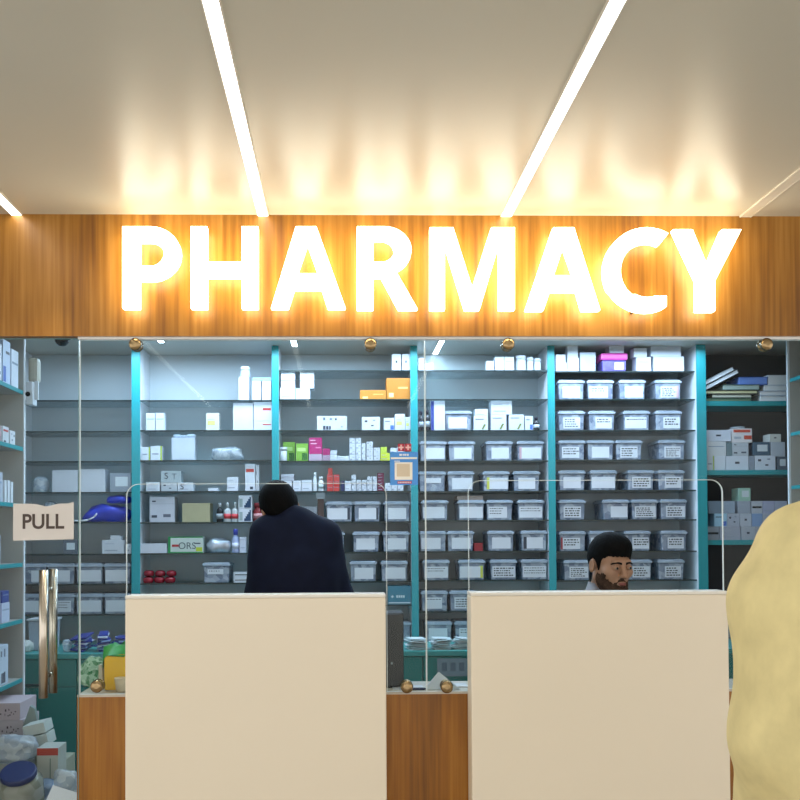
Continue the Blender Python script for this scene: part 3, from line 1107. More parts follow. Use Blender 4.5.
box(0, 5, 110, 535.5, 121, 540, 'small white lid-like carton on top', 'plain', '#c6ccd6')
box(0, 5, 125.5, 544, 131, 553, 'narrow speckled carton', 'dots', '#c9d0d8')

# bay 2
box(1, 0, 238.5, 377, 249, 399, 'tall white carton', 'plain')
bottle(1, 0, 239.5, 366, 250, 377, 'clear jar with white lid on the carton', '#b9c8d8', '#dfe8f2', None, neck=.8, capf=.3)
box(1, 0, 252, 381, 261, 399, 'upright white carton by the tall one', 'plain')
box(1, 0, 262, 381, 271, 399, 'upright white carton against the post', 'plain')
box(1, 0, 252.5, 377.5, 271.5, 381, 'flat blue carton lying on two others', 'plain', '#8fb4d8')
box(1, 1, 146, 413, 155, 429.5, 'banded white carton nearest the post', 'stripe')
box(1, 1, 155.5, 413, 164.5, 429.5, 'banded white carton, second from the post', 'stripe')
box(1, 1, 206, 413, 219, 429.5, 'white carton with yellow print', 'yel', '#cdd0cc')
box(1, 1, 233, 403, 253, 429.5, 'large plain white carton', 'plain')
box(1, 1, 253.5, 421, 272, 429.5, 'lower red-marked carton', 'red')
box(1, 1, 253.5, 402, 272, 421, 'upper red-marked carton', 'red')
box(1, 2, 141, 447, 150, 459.5, 'white carton with lime edge nearest post', 'grn')
box(1, 2, 150.5, 446, 162, 459.5, 'white carton with wide lime edge', 'grn')
cx, w, z, h, Y = spot(1, 2, 171, 437.5, 195, 459.5)
t = thing('paper_bag', uniq('tall white paper bag tied at the top, third shelf down, second bay'), 'bag', (cx, Y, z))
obj('body', box_bm(-w / 2, w / 2, 0, 0.12, 0, h, bev=0.006, taper=.05), mat('#c0cad8', 0.55), t)
bm = bmesh.new()
for q, (px, s) in enumerate(((-.3, 1), (0, .8), (.3, 1.1))):
    sub = crumple(w * .4, .05, .025 * s, q + 2, .3, 2)
    me_ = bpy.data.meshes.new('tmp')
    sub.to_mesh(me_)
    sub.free()
    me_.transform(Matrix.Translation((px * w, .05, h + .0002)))
    bm.from_mesh(me_)
    bpy.data.meshes.remove(me_)
obj('gathered_top', bm, mat('#c6d0de', 0.5), t, smooth=True)
pouch(1, 2, 208, 445, 243, 459.5, 'crumpled clear plastic bag', M_FILM, seed=11, d_=.16)
o, w, h = box(1, 3, 146, 482, 160, 490.5, 'low grey-white carton nearest post', 'line', '#b9c2ca')
o, w, h = box(1, 3, 161, 482.5, 177, 490.5, 'grey carton under the one lettered S', 'dots', '#aab4bc')
o, w, h = box(1, 3, 177.5, 482.5, 193, 490.5, 'grey-white carton lettered S in lower row', 'line', '#bcc6d0')
text('lettering', 'S', .05, M_INK, o, (-.02, -.001, h * .5))
o, w, h = box(1, 3, 161, 471, 181, 482.5, 'grey carton lettered S in upper row', 'plain', '#a3b0b6')
text('lettering', 'S', .055, M_INK, o, (-.03, -.001, h * .55))
text('lettering', 'T', .05, mat('#5a6870', .6), o, (.02, -.001, h * .5))
box(1, 3, 208, 488, 218, 490.5, 'flat white blister pack', 'plain', name='blister_pack', cat='blister pack')
box(1, 3, 227, 477, 238, 490.5, 'upright white carton near the man', 'line')
box(1, 3, 245, 464, 255, 490.5, 'tall white carton with red band', 'redtop')
box(1, 3, 255.5, 465, 259, 490.5, 'slim grey carton beside the red-banded one', 'dots', '#b4bac2')
box(1, 4, 149.5, 497, 174.5, 521.5, 'square grey picture carton', 'pic', '#b4b9c4', d_=.14)
box(1, 4, 182, 503, 210, 521.5, 'tan cardboard carton', 'plain', '#a39f80', d_=.15)
bottle(1, 4, 216, 503, 223, 521.5, 'dark syrup bottle with grey label', '#17181c', '#aab2b8', '#8d979c', capf=.22)
bottle(1, 4, 223.5, 502.5, 231, 521.5, 'pale bottle with red label, nearer the dark bottle', '#b9bfc2', '#c4ccd0', '#c8434a', capf=.25, neck=.3)
bottle(1, 4, 231.5, 502.5, 238, 521.5, 'pale bottle with red label, beside the cartons', '#b9bfc2', '#c4ccd0', '#c8434a', capf=.25, neck=.3)
box(1, 4, 238.5, 508.5, 252, 521.5, 'lower white carton with navy triangle', 'tri')
box(1, 4, 238.5, 495.5, 252, 508.5, 'upper white carton with navy triangle', 'tri')
bottle(1, 4, 252.5, 502.5, 265, 521.5, 'wide red jar with pale label', '#7c2228', '#8a2a30', '#b9868a', neck=.75, capf=.22)
box(1, 5, 140.5, 543.5, 167, 553, 'long flat white carton', 'plain', '#c6ccd6')
o, w, h = box(1, 5, 168, 536.5, 203, 553, 'green-framed carton lettered ORS', 'green', '#c2cfcb')
text('lettering', 'ORS', .06, mat('#56656a', .6), o, (.01, -.001, h * .42))
bm = box_bm(-.085, -.035, -.0012, -.0004, h * .38, h * .52)
obj('red_mark', bm, mat('#b23a3a', .5), o)
pouch(1, 5, 204.5, 537, 231, 553, 'crumpled silver foil pack', mat('#c3cad6', .3, .25, 25, metal=.5), seed=14, name='foil_pack', cat='pack')
bottle(1, 5, 231.5, 529, 239, 553, 'bottle with violet cap by the foil pack', '#aebbe0', '#4a52b4', '#d7def0', neck=.55, capf=.25)
box(1, 5, 239.5, 545, 246, 553, 'lower small banded carton by the man', 'stripe', '#c7cfe0')
box(1, 5, 239.5, 537, 246, 545, 'upper small banded carton by the man', 'stripe', '#c7cfe0')
for r_ in range(2):
    for q in range(3):
        x = 142 + q * 11 + r_ * .8
        pouch(1, 6, x, 576.5 - r_ * 6.2, x + 10.6, 583 - r_ * 6.2, 'shiny red pack, %s of the three in the %s row' % (ORD[q], ('lower', 'upper')[r_]), mat('#8c1d2c', .25, .3, 30), seed=20 + q + 3 * r_, name='red_pack', cat='pack', d_=.08, amt=.1)
box(1, 6, 233.5, 577.5, 251, 583, 'lower white carton with black stripe', 'blackw')
box(1, 6, 233.5, 572, 251, 577.5, 'upper white carton with black stripe', 'blackw')

# bay 3
box(2, 0, 392, 354, 401, 370, 'white carton nearer the bronze fitting', 'dot')
box(2, 0, 402, 354, 411, 370, 'white carton against the post', 'dot')
box(2, 1, 280, 388, 295, 399, 'lower white carton nearest the post', 'line')
box(2, 1, 295.5, 388.5, 310, 399, 'lower white carton, second from the post', 'plain')
box(2, 1, 281, 371, 295, 388, 'taped white carton on top nearest the post', 'tape')
box(2, 1, 300, 371, 314, 388.5, 'taped white carton standing over its neighbour', 'tape')
box(2, 1, 360, 390, 386, 399, 'low orange carton', 'ora', '#c07f2e', d_=.15)
box(2, 1, 386.5, 378, 411, 399, 'taller orange carton against the post', 'ora', '#b87526', d_=.15)
box(2, 2, 317, 416, 347, 430, 'wide white carton printed with figures', 'fig', '#c6ccd6')
box(2, 2, 362, 417, 380, 430, 'white speckled carton', 'dots')
box(2, 2, 384, 418, 394.5, 430, 'small white carton', 'blue')
box(2, 2, 395, 414, 405, 430, 'white carton with yellow mark', 'yel')
box(2, 2, 405.5, 417, 411, 430, 'narrow carton half behind the post', 'yel')
tub(2, 3, 280, 447, 287, 460, 'small white tub before the green carton')
box(2, 3, 283, 442, 295, 460, 'green leaf carton nearest the post', 'leaf', '#86b545', dy=.07)
box(2, 3, 296, 443.5, 308, 460, 'green leaf carton beside the magenta one', 'leaf', '#7cae42')
box(2, 3, 309, 454, 322, 460, 'low pinkish-grey carton', 'line', '#b9a5b8')
box(2, 3, 309, 437.5, 322, 454, 'magenta carton', 'mag', '#b3236f')
box(2, 3, 322.5, 455, 330, 460, 'small mauve carton', 'line', '#a58ca0')
box(2, 3, 322.5, 448.5, 330, 455, 'small magenta carton on a mauve one', 'plain', '#a52468')
box(2, 3, 330.5, 455, 337, 460, 'lower tiny white carton by the magenta', 'line')
box(2, 3, 330.5, 450.5, 337, 455, 'upper tiny white carton by the magenta', 'line')
box(2, 3, 337.5, 456, 349, 460, 'flat white carton', 'line')
for cI, (xa, xb, n) in enumerate(((349.5, 355.5, 4), (356, 361, 4), (361.5, 365.5, 3))):
    for rI in range(n):
        y1 = 460 - rI * 5.5
        box(2, 3, xa, y1 - 5.5, xb, y1, 'tiny white carton, column %s row %s' % (ORD[cI], ORD[rI]), 'pill', d_=.06)
for cI, (xa, xb, n) in enumerate(((366.5, 373, 3), (373.5, 380, 2))):
    for rI in range(n):
        y1 = 460 - rI * 6.2
        o, w, h = box(2, 3, xa, y1 - 6.0, xb, y1, 'tiny dark-edged carton, %s pile row %s' % (ORD[cI], ORD[rI]), 'dots', '#c6ccd6', d_=.05)
box(2, 3, 380.5, 453, 390, 460, 'lower yellow-green carton', 'line', '#c3cc3a')
box(2, 3, 380.5, 447, 387, 453, 'upper yellow-green carton', 'plain', '#b9cc48')
box(2, 3, 390.5, 448, 397, 460, 'white carton behind the blue poster', 'line')
box(2, 3, 387.5, 442, 395, 448, 'small white carton atop yellow-green and white', 'pill') if False else None
box(2, 3, 397.5, 447, 404, 460, 'white carton behind the red stickers', 'pill')
# row of small packs on the fifth shelf
box(2, 4, 280, 481, 292, 491, 'white carton just above the standing man', 'line')
box(2, 4, 281, 477.5, 294, 481, 'lower flat grey carton above the man', 'line', '#b3b6c2')
box(2, 4, 281, 474, 294, 477.5, 'upper flat grey carton above the man', 'line', '#b3b6c2')
box(2, 4, 293, 480.5, 301, 491, 'white carton, second from the man\'s head', 'line')
box(2, 4, 301.5, 480, 312, 491, 'white carton, third from the man\'s head', 'line')
bottle(2, 4, 313, 472.5, 317, 491, 'slim white bottle before the red cartons', '#d5dde4', '#e9edf2', capf=.2, neck=.6)
bottle(2, 4, 318, 476.5, 324, 491, 'short white bottle before the red cartons', '#d5dde4', '#e9edf2', '#99aaaa', capf=.2, neck=.6)
for rI in range(3):
    box(2, 4, 327, 485.5 - rI * 5.5, 333, 491 - rI * 5.5, 'red carton, first column row %s' % ORD[rI], 'stripe', '#c2403c', d_=.06)
box(2, 4, 328, 468, 332.5, 474.5, 'topmost narrow red carton', 'plain', '#b8403e', d_=.06)
for rI in range(3):
    box(2, 4, 333.5, 485.5 - rI * 5.5, 339.5, 491 - rI * 5.5, 'red carton, second column row %s' % ORD[rI], 'stripe', '#c2403c', d_=.06)
box(2, 4, 341, 481, 344.5, 491, 'slim navy carton', 'plain', '#2c3058', d_=.05)
box(2, 4, 345, 481, 351, 491, 'white carton past the navy one', 'line')
for cI, (xa, xb, tops) in enumerate(((351.5, 356, (485.5, 480, 475)), (356.5, 361, (485.5, 480)), (361.5, 366.5, (485.5, 480)), (367, 372, (486, 481, 476.5)), (372.5, 377, (486, 481, 476.5)))):
    y1 = 491
    for rI, y0 in enumerate(tops):
        box(2, 4, xa, y0, xb, y1, 'tiny white carton, column %s row %s' % (ORD[cI], ORD[rI]), 'pill', '#c2c9d3', d_=.05)
        y1 = y0
for rI, y0 in enumerate((485, 479, 473)):
    box(2, 4, 377.5, y0, 384, y0 + 6, 'maroon carton, row %s of its column' % ORD[rI], 'line', '#6a2540', d_=.06)
box(2, 4, 385, 483, 391, 491, 'white carton below the poster corner', 'pill')
box(2, 4, 391.5, 484, 397, 491, 'white carton below the poster', 'pill')
box(2, 4, 397.5, 484, 403.5, 491, 'white carton below the poster near the post', 'pill')
box(2, 5, 301, 506.5, 317, 521, 'grey carton just past the man\'s ear', 'pic', '#8a9098')
box(2, 5, 317.5, 499, 324, 521, 'dark brown carton behind the clear box', 'plain', '#4a3a36', d_=.05)
box(2, 5, 316, 493, 325, 499, 'grey carton lying on the dark brown one', 'tape', '#8f989e', d_=.06)
o, w, h = box(2, 8, 388, 586, 411, 604.5, 'teal-blue carton with white cross', 'plain', '#3d7f96', d_=.15)
bm = box_bm(-.055, -.035, -.0014, -.0004, h * .40, h * .45)
add_box(bm, -.048, -.042, -.0014, -.0004, h * .34, h * .51)
for q in range(4):
    add_box(bm, -.02 + q * .014, -.01 + q * .014, -.0014, -.0004, h * .36, h * .5)
add_box(bm, -w / 2 + .004, w / 2 - .004, -.0014, -.0004, h * .06, h * .12)
obj('print', bm, mat('#cfe2e8', .5), o)

# bay 4
box(3, 0, 418.5, 363.5, 433, 370, 'lower flat white carton against the post', 'line')
box(3, 0, 418.5, 358, 425, 363.5, 'upper flat white carton against the post', 'plain')
box(3, 0, 486.5, 361, 494, 370, 'low white carton', 'plain')
box(3, 0, 495, 357, 504, 370, 'white carton under the bronze fitting', 'plain')
box(3, 0, 504.5, 357, 514, 370, 'white carton with dark print', 'stripe')
tub(3, 0, 516.5, 355, 527, 370, 'large white tub')
tub(3, 0, 527.5, 357, 534, 370, 'white tub, second after the large one')
tub(3, 0, 534.5, 358, 541.5, 370, 'white tub, last of the three')
bottle(3, 2, 418.5, 411, 424, 430, 'dark bottle against the post', '#1b1d28', '#24283a', '#98a2b0', capf=.2)
bottle(3, 2, 424.5, 410, 430.5, 430, 'dark bottle, second from the post', '#1b1d28', '#24283a', '#98a2b0', capf=.2)
box(3, 2, 431, 400.5, 445, 430, 'tall white carton with violet side', 'navy')
clear_bin(3, 2, 445, 'clear box with blank slip, only box on third shelf down, fourth bay from left', (.15, .8), 0)
shelf_stack[(3, 2)].append((at(445, 0, SY).x, at(473, 0, SY).x, SY, 0))
box(3, 2, 474, 416, 488, 430, 'lower striped white carton', 'diag')
box(3, 2, 475, 409, 488, 416, 'upper plain white carton', 'line')
box(3, 2, 491, 414.5, 506.5, 430, 'striped white carton under a taller one', 'diag')
box(3, 2, 491, 400, 512, 414.5, 'white carton lying on striped ones', 'line', d_=.1)
box(3, 2, 509, 414.5, 524, 430, 'striped white carton, last of the three', 'diag')
box(3, 2, 525, 416, 533, 430, 'white carton with blue corner', 'blue')
bottle(3, 2, 533.5, 416.5, 540, 430, 'small dark bottle at the end', '#1b1d28', '#24283a', '#c3cbd4', capf=.25)
o, w, h = box(3, 5, 458, 495, 485, 499.5, 'flat tan carton on a clear box', 'plain', '#8a7d74') if False else (None, 0, 0)
cc = at(471, 500, SY)
o = med_box('flat_carton', .165, .2, .027, '#8f8078', [], None, (cc.x, SY + .045, SHELF_Z[3][5] + BH + .0012))
tag(o, uniq('flat tan carton lying on a clear box in the fourth bay'), 'medicine box')
box(3, 6, 474.5, 535, 484, 544.5, 'small red carton between clear boxes', 'plain', '#9a2c34', dy=.06) if False else None
cc = at(479.6, 540, SY)
o = med_box('medicine_box', .055, .1, .05, '#9a2c34', [], None, (cc.x, SY + .05, SHELF_Z[3][6] + .0004))
tag(o, uniq('small red carton wedged between clear boxes, fourth bay'), 'medicine box', 'cartons on the shelves')

# bay 5
box(4, 0, 556, 362.5, 567, 371, 'lower white carton against the post', 'plain')
box(4, 0, 556, 354.5, 565.5, 362.5, 'upper white carton against the post', 'plain', '#d5dce6')
box(4, 0, 567.5, 358, 579, 371, 'lower white carton, second pile', 'plain')
box(4, 0, 567.5, 346, 578, 358, 'upper white carton, second pile', 'plain')
cx, w, z, h, Y = spot(4, 0, 580, 352, 596, 371)
o = obj('plastic_tray', box_bm(-w / 2, w / 2, 0, .12, 0, h, bev=.006, taper=.05), M_BIN_LID, None, (cx, Y, z))
tag(o, uniq('cloudy plastic tray standing by the pink-lidded tub, top shelf'), 'tray')
cx, w, z, h, Y = spot(4, 0, 601, 353, 628, 371)
t = thing('sweet_tub', uniq('violet tub with bright pink lid, top shelf of fifth bay'), 'tub', (cx, Y, z))
obj('body', box_bm(-w / 2 + .008, w / 2 - .008, .006, .154, 0, h * .62, bev=.01, taper=.06), mat('#6a5fb8', .3, .35, 30.0), t)
obj('lid', box_bm(-w / 2, w / 2, 0, .16, h * .62, h, bev=.012), mat('#e04fb0', .35), t)
obj('paper_label', box_bm(.0, .06, .0035, .0058, h * .1, h * .5), mat('#c9b4e4', .5, .2, 40), t)
box(4, 0, 609.5, 344, 624, 353, 'white carton on the pink lid', 'plain')
box(4, 0, 636.5, 357, 651, 371, 'white carton past the pink-lidded tub', 'stripe')
box(4, 0, 634, 348, 647, 357, 'white carton stacked past the pink-lidded tub', 'plain', '#d5dce6')
box(4, 0, 653.5, 356.5, 684, 371, 'long white carton at the end', 'plain')
box(4, 0, 651, 345.5, 681, 356.5, 'long grey-white carton on the end one', 'plain', '#ccd6e4')

# bay 6: books and files, then boxes
def flat_file(x0, y0, x1, y1, desc, base, page='#e9ecef', dy=0.0, tilt=None):
    Y = SY + 0.01 + dy
    cx, w, z, h, Y = spot(5, 0, x0, y0, x1, y1, dy)
    t = thing('file_folder', uniq(desc), 'folder', (cx, Y, z), group='books and folders')
    c = min(.004, h * .25)
    D = .22
    obj('pages', box_bm(-w / 2 + .004, w / 2 - .004, .004, D - .004, c, h - c), mat(page, .6), t)
    bm = box_bm(-w / 2, w / 2, 0, D, 0, c)
    add_box(bm, -w / 2, w / 2, 0, D, h - c, h)
    obj('cover', bm, mat(base, .5), t)
    return t


flat_file(705.5, 398, 752, 401, 'dark green folder lowest in the pile of books', '#3b5a48', '#6f8a70')
flat_file(712, 394, 752, 398, 'thin dark folder above the dark green one', '#23282c', '#c9cdbd')
flat_file(705.5, 390, 758, 394, 'wide folder with yellow-cream page edge', '#22282c', '#d3d0a4')
flat_file(723, 384.5, 760, 390, 'grey-green folder under the blue folder', '#56706c', '#a9bdb8')
flat_file(760, 395.5, 787, 401, 'lowest white file by the side shelving', '#c9d3e0')
flat_file(760, 391, 787, 395.5, 'second white file by the side shelving', '#b9c4d4')
flat_file(764, 385, 787, 391, 'third white file by the side shelving', '#c3cedc')
flat_file(768, 375, 787, 385, 'thick white file, topmost by the side shelving', '#d5dce4')
flat_file(739, 377, 768, 384.5, 'blue folder on top of the pile', '#4a74c8', '#6f93dc')
for q, (xa, ya, xb, yb) in enumerate(((706, 384.5, 735, 369.5), (707, 389.3, 739.5, 372.3))):
    pa, pb = at(xa, ya, SY - .0), at(xb, yb, SY - .0)
    L = (pb - pa).length
    an = math.atan2(pb.z - pa.z, pb.x - pa.x)
    dy = .0
    t = thing('white_book', uniq(('upper white book leaning across the pile of folders', 'lower white book leaning across the pile of folders')[q]), 'book',
              (pa.x, SY + .012, pa.z), (0, -an, 0), 'leaning white books')
    obj('pages', box_bm(.001, L - .003, .003, .19, .0025, .0175), mat('#e6ebf2', .6), t)
    bm = box_bm(0, L, 0, .192, 0, .0025)
    add_box(bm, 0, L, 0, .192, .0175, .02)
    add_box(bm, -.0025, 0, 0, .192, 0, .02)
    obj('cover', bm, mat('#dfe5ee', .5), t)
box(5, 1, 707, 456, 714, 470, 'carton with lime edge at the bottom', 'grn', '#c9cfd8', d_=.18)
box(5, 1, 714.5, 455.5, 725.5, 470, 'narrow white carton in bottom row', 'plain', '#d3dae6', d_=.18)
box(5, 1, 726, 456, 748.5, 470, 'wide white carton in bottom row', 'dot', '#cdd5e2', d_=.2)
box(5, 1, 749, 456, 754.5, 470, 'slim grey carton in bottom row', 'stripe', '#8b95a3', d_=.2)
box(5, 1, 755, 455.5, 775.5, 470, 'wide white carton, last in bottom row', 'dots', '#cdd5e2', d_=.2)
box(5, 1, 777.5, 456.5, 787, 470, 'dark-topped grey carton at the end', 'lab', '#4f5c6c', d_=.15)
box(5, 1, 706.5, 441.5, 726, 456, 'white carton in middle row', 'stripe', '#cfd4da', d_=.18)
box(5, 1, 726.5, 442.5, 732, 456, 'slim teal-grey carton in middle row', 'plain', '#6a8088', d_=.18)
box(5, 1, 732.5, 442.5, 748.5, 456, 'pale carton with smudged picture', 'pic', '#b9c1cb', d_=.18)
box(5, 1, 753, 442, 770, 455.5, 'slate blue carton with pale label', 'lab', '#3f5a70', d_=.18)
box(5, 1, 771, 442, 785, 456, 'plain grey carton', 'plain', '#b3bcc9', d_=.16)
box(5, 1, 706, 430, 731, 441.5, 'long white carton in top row', 'dot', '#ccd4e4', d_=.2)
o, w, h = box(5, 1, 732, 428.5, 752, 442, 'white carton with red print', 'redt', '#d9d6da', d_=.2)
box(5, 1, 769.5, 434, 781, 442, 'small cream carton on the grey one', 'dot', '#cfd2cf', d_=.1)
pouch(5, 1, 734, 425.5, 747, 428.5, 'clear film on the red-printed carton', M_FILM, seed=31, d_=.1) 
G3 = [(707, 719.5, 527), (720, 740.5, 527), (741.5, 755, 527), (755.5, 767, 527), (767.5, 778, 527), (778.5, 787, 527)]
for i, (xa, xb, y0) in enumerate(G3):
    box(5, 2, xa, 526.5, xb, 540, '%s carton in lowest row' % ORD[i], ('blackw', 'line', 'dot', 'line', 'line', 'line')[i], ('#8f97a4', '#a3a8ba', '#aab0be', '#a3a8ba', '#a3a8ba', '#a3a8ba')[i], d_=.13)
for i, (xa, xb) in enumerate(((714.5, 727), (727.5, 739.5), (740, 751.5), (752, 762.5), (763, 774), (774.5, 787))):
    box(5, 2, xa, 513.5, xb, 526.5, '%s carton in second row' % ORD[i], ('blue', 'dots', 'dot', 'plain', 'line', 'line')[i], ('#9dc6e0', '#a9b0c2', '#b4bccb', '#7f9cc6', '#a9b0c2', '#a9b0c2')[i], d_=.12)
for i, (xa, xb) in enumerate(((708.5, 721.5), (722, 735), (738, 750.5), (751.5, 762.5), (763, 774.5), (775, 787))):
    box(5, 2, xa, 501, xb, 513.5, '%s carton in third row' % ORD[i], ('plain', 'plain', 'line', 'blackw', 'line', 'line')[i], ('#74879a', '#8fa0b6', '#9aa3b4', '#b3b9c6', '#a3aac8', '#a9b3cc')[i], d_=.12)
box(5, 2, 739, 488, 750.5, 501, 'mint-topped carton alone in fourth row', 'lab', '#9cc4b4', d_=.12)
for i, (xa, ya, xb, yb) in enumerate(((714, 576, 728, 590), (728.5, 571, 741, 590))):
    a, b = at(xa, yb, SY + .06), at(xb, ya, SY + .06)
    zt = SHELF_Z[5][2] - .14 - i * .03
    o = med_box('medicine_box', b.x - a.x - .002, .13, .30 - i * .02, '#8d98a4', MK['dots'], None, ((a.x + b.x) / 2, SY + .08, WT + .0004))
    tag(o, uniq(('tall grey carton standing in the dark under the lowest shelf', 'second tall grey carton in the dark, behind the yellow shirt')[i]), 'medicine box', 'cartons on the shelves')

# ------------------------------------------------------------------ wall box by the side shelving, left
Y = 6.0
a, b = at(24, 406, 5.38), at(36, 383, 5.38)
t = thing('wall_device', uniq('white wall box with round lens by the side shelving'), 'wall device', (LUX + 0.006, 5.321, a.z))
w = b.x - LUX - .006
h = b.z - a.z
obj('body', box_bm(0.0, w, 0.0, 0.08, 0, h, bev=.006), M_WHITE, t)
obj('lens', lathe([(.013, .001), (.013, .006), (.006, .008)], 20, Matrix.Translation((w * .35, 0, h * .45)) @ Matrix.Rotation(PI / 2, 4, 'X')), M_BLACK, t)
obj('bracket', box_bm(w + .0005, w + .02, 0.03, 0.045, h * .25, h * 1.05), mat('#d7dde2', .4), t)
obj('cover', box_bm(0, w * 1.5, .03, .10, h + .001, h + .135, bev=.02), mat('#b9b6a8', .5), t)

# ------------------------------------------------------------------ goods on the left side shelving
def left_item(k, y0, y1, z1, base, mk, desc, x=-0.004, d_=.2, name='medicine_box'):
    """Carton facing +x on shelf k, spanning world y0..y1."""
    z = LUZ[k] + .0015
    bm = bmesh.new()
    mats = [mat(base, .5)]
    add_box(bm, -d_, 0, 0, y1 - y0, 0, z1, 0, bev=.0015)
    idx = {}
    for (u0, v0, u1, v1, c) in MK[mk]:
        if c not in idx:
            idx[c] = len(mats)
            mats.append(mat(c, .5))
        add_box(bm, -.0002, .0006, (1 - u1) * (y1 - y0), (1 - u0) * (y1 - y0), v0 * z1, v1 * z1, idx[c])
        add_box(bm, -d_ * u1, -d_ * u0, -.0006, .0002, v0 * z1, v1 * z1, idx[c])
    o = obj(name, bm, mats, None, (LUX - .012 + x, y0, z))
    tag(o, uniq(desc), 'medicine box', 'cartons on the side shelving')
    return o


LI = [
    (1, 5.16, 5.27, .20, '#dfe6f4', 'stripe', 'tall pale carton at the end of the topmost side shelf'),
    (1, 5.03, 5.14, .225, '#c6d4ee', 'blue', 'tall blue-marked carton, second on the topmost side shelf'),
    (1, 4.90, 5.01, .19, '#e6ebf2', 'line', 'tall white carton, third on the topmost side shelf'),
    (2, 5.14, 5.22, .075, '#d3d6dc', 'dots', 'small grey carton at the end of the second side shelf'),
    (2, 5.03, 5.12, .085, '#cfd3da', 'redtop', 'small red-marked carton on the second side shelf'),
    (2, 4.90, 5.01, .08, '#b9a0a4', 'line', 'small pinkish carton on the second side shelf'),
    (3, 5.16, 5.19, .11, '#d9dee6', 'plain', 'slim white carton above the PULL sign, end one'),
    (3, 5.11, 5.14, .115, '#d9dee6', 'plain', 'slim white carton above the PULL sign, middle one'),
    (3, 5.06, 5.09, .112, '#d9dee6', 'plain', 'slim white carton above the PULL sign, outer one'),
    (3, 4.88, 5.03, .15, '#b9c0cf', 'stripe', 'grey carton just inside the frame above the PULL sign'),
    (4, 4.86, 5.00, .15, '#cdd5ea', 'line', 'pale violet carton below the PULL sign on side shelf'),
    (5, 5.02, 5.14, .10, '#c3cbe0', 'stripe', 'lower banded carton on the side shelf level with the handle'),
    (5, 4.86, 5.00, .17, '#aab4d4', 'stripe', 'tall banded carton on the side shelf level with the handle'),
    (6, 4.90, 5.12, .20, '#c3d0e0', 'fig', 'large pale carton with pattern on the lowest visible side shelf'),
]
for k, y0, y1, h, base, mk, desc in LI:
    left_item(k, y0, y1, h, base, mk, desc)
o = left_item(5, 5.03, 5.13, .06, '#3d4f94', 'stripe', 'small navy carton on the lower banded carton, side shelf')
o.location.z += .1005

# right side shelving
def right_item(k, y0, y1, h, base, desc, mk='line'):
    z = RUZ[k] + .0015
    bm = box_bm(0, .2, 0, y1 - y0, 0, h, bev=.0015)
    o = obj('medicine_box', bm, mat(base, .5), None, (RUX + .02, y0, z))
    tag(o, uniq(desc), 'medicine box', 'cartons on the side shelving by the yellow shirt')
    return o


t = thing('lever_file', uniq('dark grey upright file on the topmost side shelf, right edge'), 'folder', (RUX + .05, 5.86, RUZ[1] + .0015))
obj('spine', box_bm(-.002, .24, 0, .08, 0, .23, bev=.003), mat('#55606e', .5), t)
obj('ring', lathe([(.012, 0), (.014, .002), (.010, .003)], 16, Matrix.Translation((-.002, .04, .06)) @ Matrix.Rotation(-PI / 2, 4, 'Y')), M_STEEL, t)
right_item(2, 5.72, 5.84, .11, '#8d949c', 'grey carton on the second side shelf, right edge')
right_item(3, 5.72, 5.84, .12, '#9da3ab', 'grey carton on the third side shelf, right edge')

# ------------------------------------------------------------------ things on the worktop behind the door
Yw = 5.84
def on_top(x0, y0, x1, Y, desc, m, name, cat, seed, d_=.15, amt=.3, freq=14):
    a = at(x0, 645, Y)
    b = at(x1, y0, Y)
    h = max(b.z - WT, .015)
    o = obj(name, crumple(b.x - a.x, d_, h, seed, amt, 4, freq), m, None, ((a.x + b.x) / 2, Y + d_ / 2, WT + .0005), smooth=True)
    return tag(o, uniq(desc), cat)


on_top(60, 640, 69.5, 5.80, 'crumpled clear pouch on the worktop, end of the blue packets', M_FILM, 'plastic_pouch', 'pouch', 41, .12)
for q, (xa, xb, hgt) in enumerate(((70, 92, 7), (93.5, 111, 9), (113.5, 127, 7))):
    p, r_ = at(xa, 645, 5.84), at(xb, 645, 5.84)
    rnd = random.Random(40 + q)
    bm = bmesh.new()
    hw = (r_.x - p.x) / 2
    for n in range(hgt):
        sx, sy = hw * (.5 + .28 * rnd.random()), .05 + .03 * rnd.random()
        Mx = Matrix.Translation(((rnd.random() - .5) * hw * .2, .09, .006 + n * .011)) @ Matrix.Rotation((rnd.random() - .5) * .8, 4, 'Z') @ Matrix.Rotation((rnd.random() - .5) * .3, 4, 'Y') @ Matrix.Rotation(.2 * rnd.random(), 4, 'X')
        add_box(bm, -sx, sx, -sy, sy, 0, .008, (0, 1, 0, 2)[n % 4], bev=.002, M=Mx)
    lo = min(v.co.z for v in bm.verts)
    for v in bm.verts:
        v.co.z -= lo
    o = obj('packet_bundle', bm, [mat('#22358c', .3), mat('#8fa9d8', .25), mat('#d3dceb', .3)], None, ((p.x + r_.x) / 2, 5.79, WT + .0006))
    tag(o, uniq(('bundle of blue and white packets on the worktop, nearest the door handle', 'bundle of blue and white packets in the middle of the worktop',
                 'bundle of blue and white packets behind the green bag')[q]), 'packet')
t = thing('grey_tub', uniq('grey translucent tub standing on the worktop behind the door handle'), 'tub', (at(43, 640, 5.95).x, 5.98, WT + .0005))
obj('body', box_bm(-.075, .075, -.08, .08, 0, .175, bev=.012, taper=.12), M_BIN_LID, t)
obj('rim', box_bm(-.082, .082, -.087, .087, .175, .187, bev=.004), mat('#b9bfc6', .4), t)
on_top(18, 641, 30, 5.80, 'pale rubber glove bundle on the worktop by the side shelving', mat('#b9bdb8', .5), 'glove_bundle', 'gloves', 51, .12)
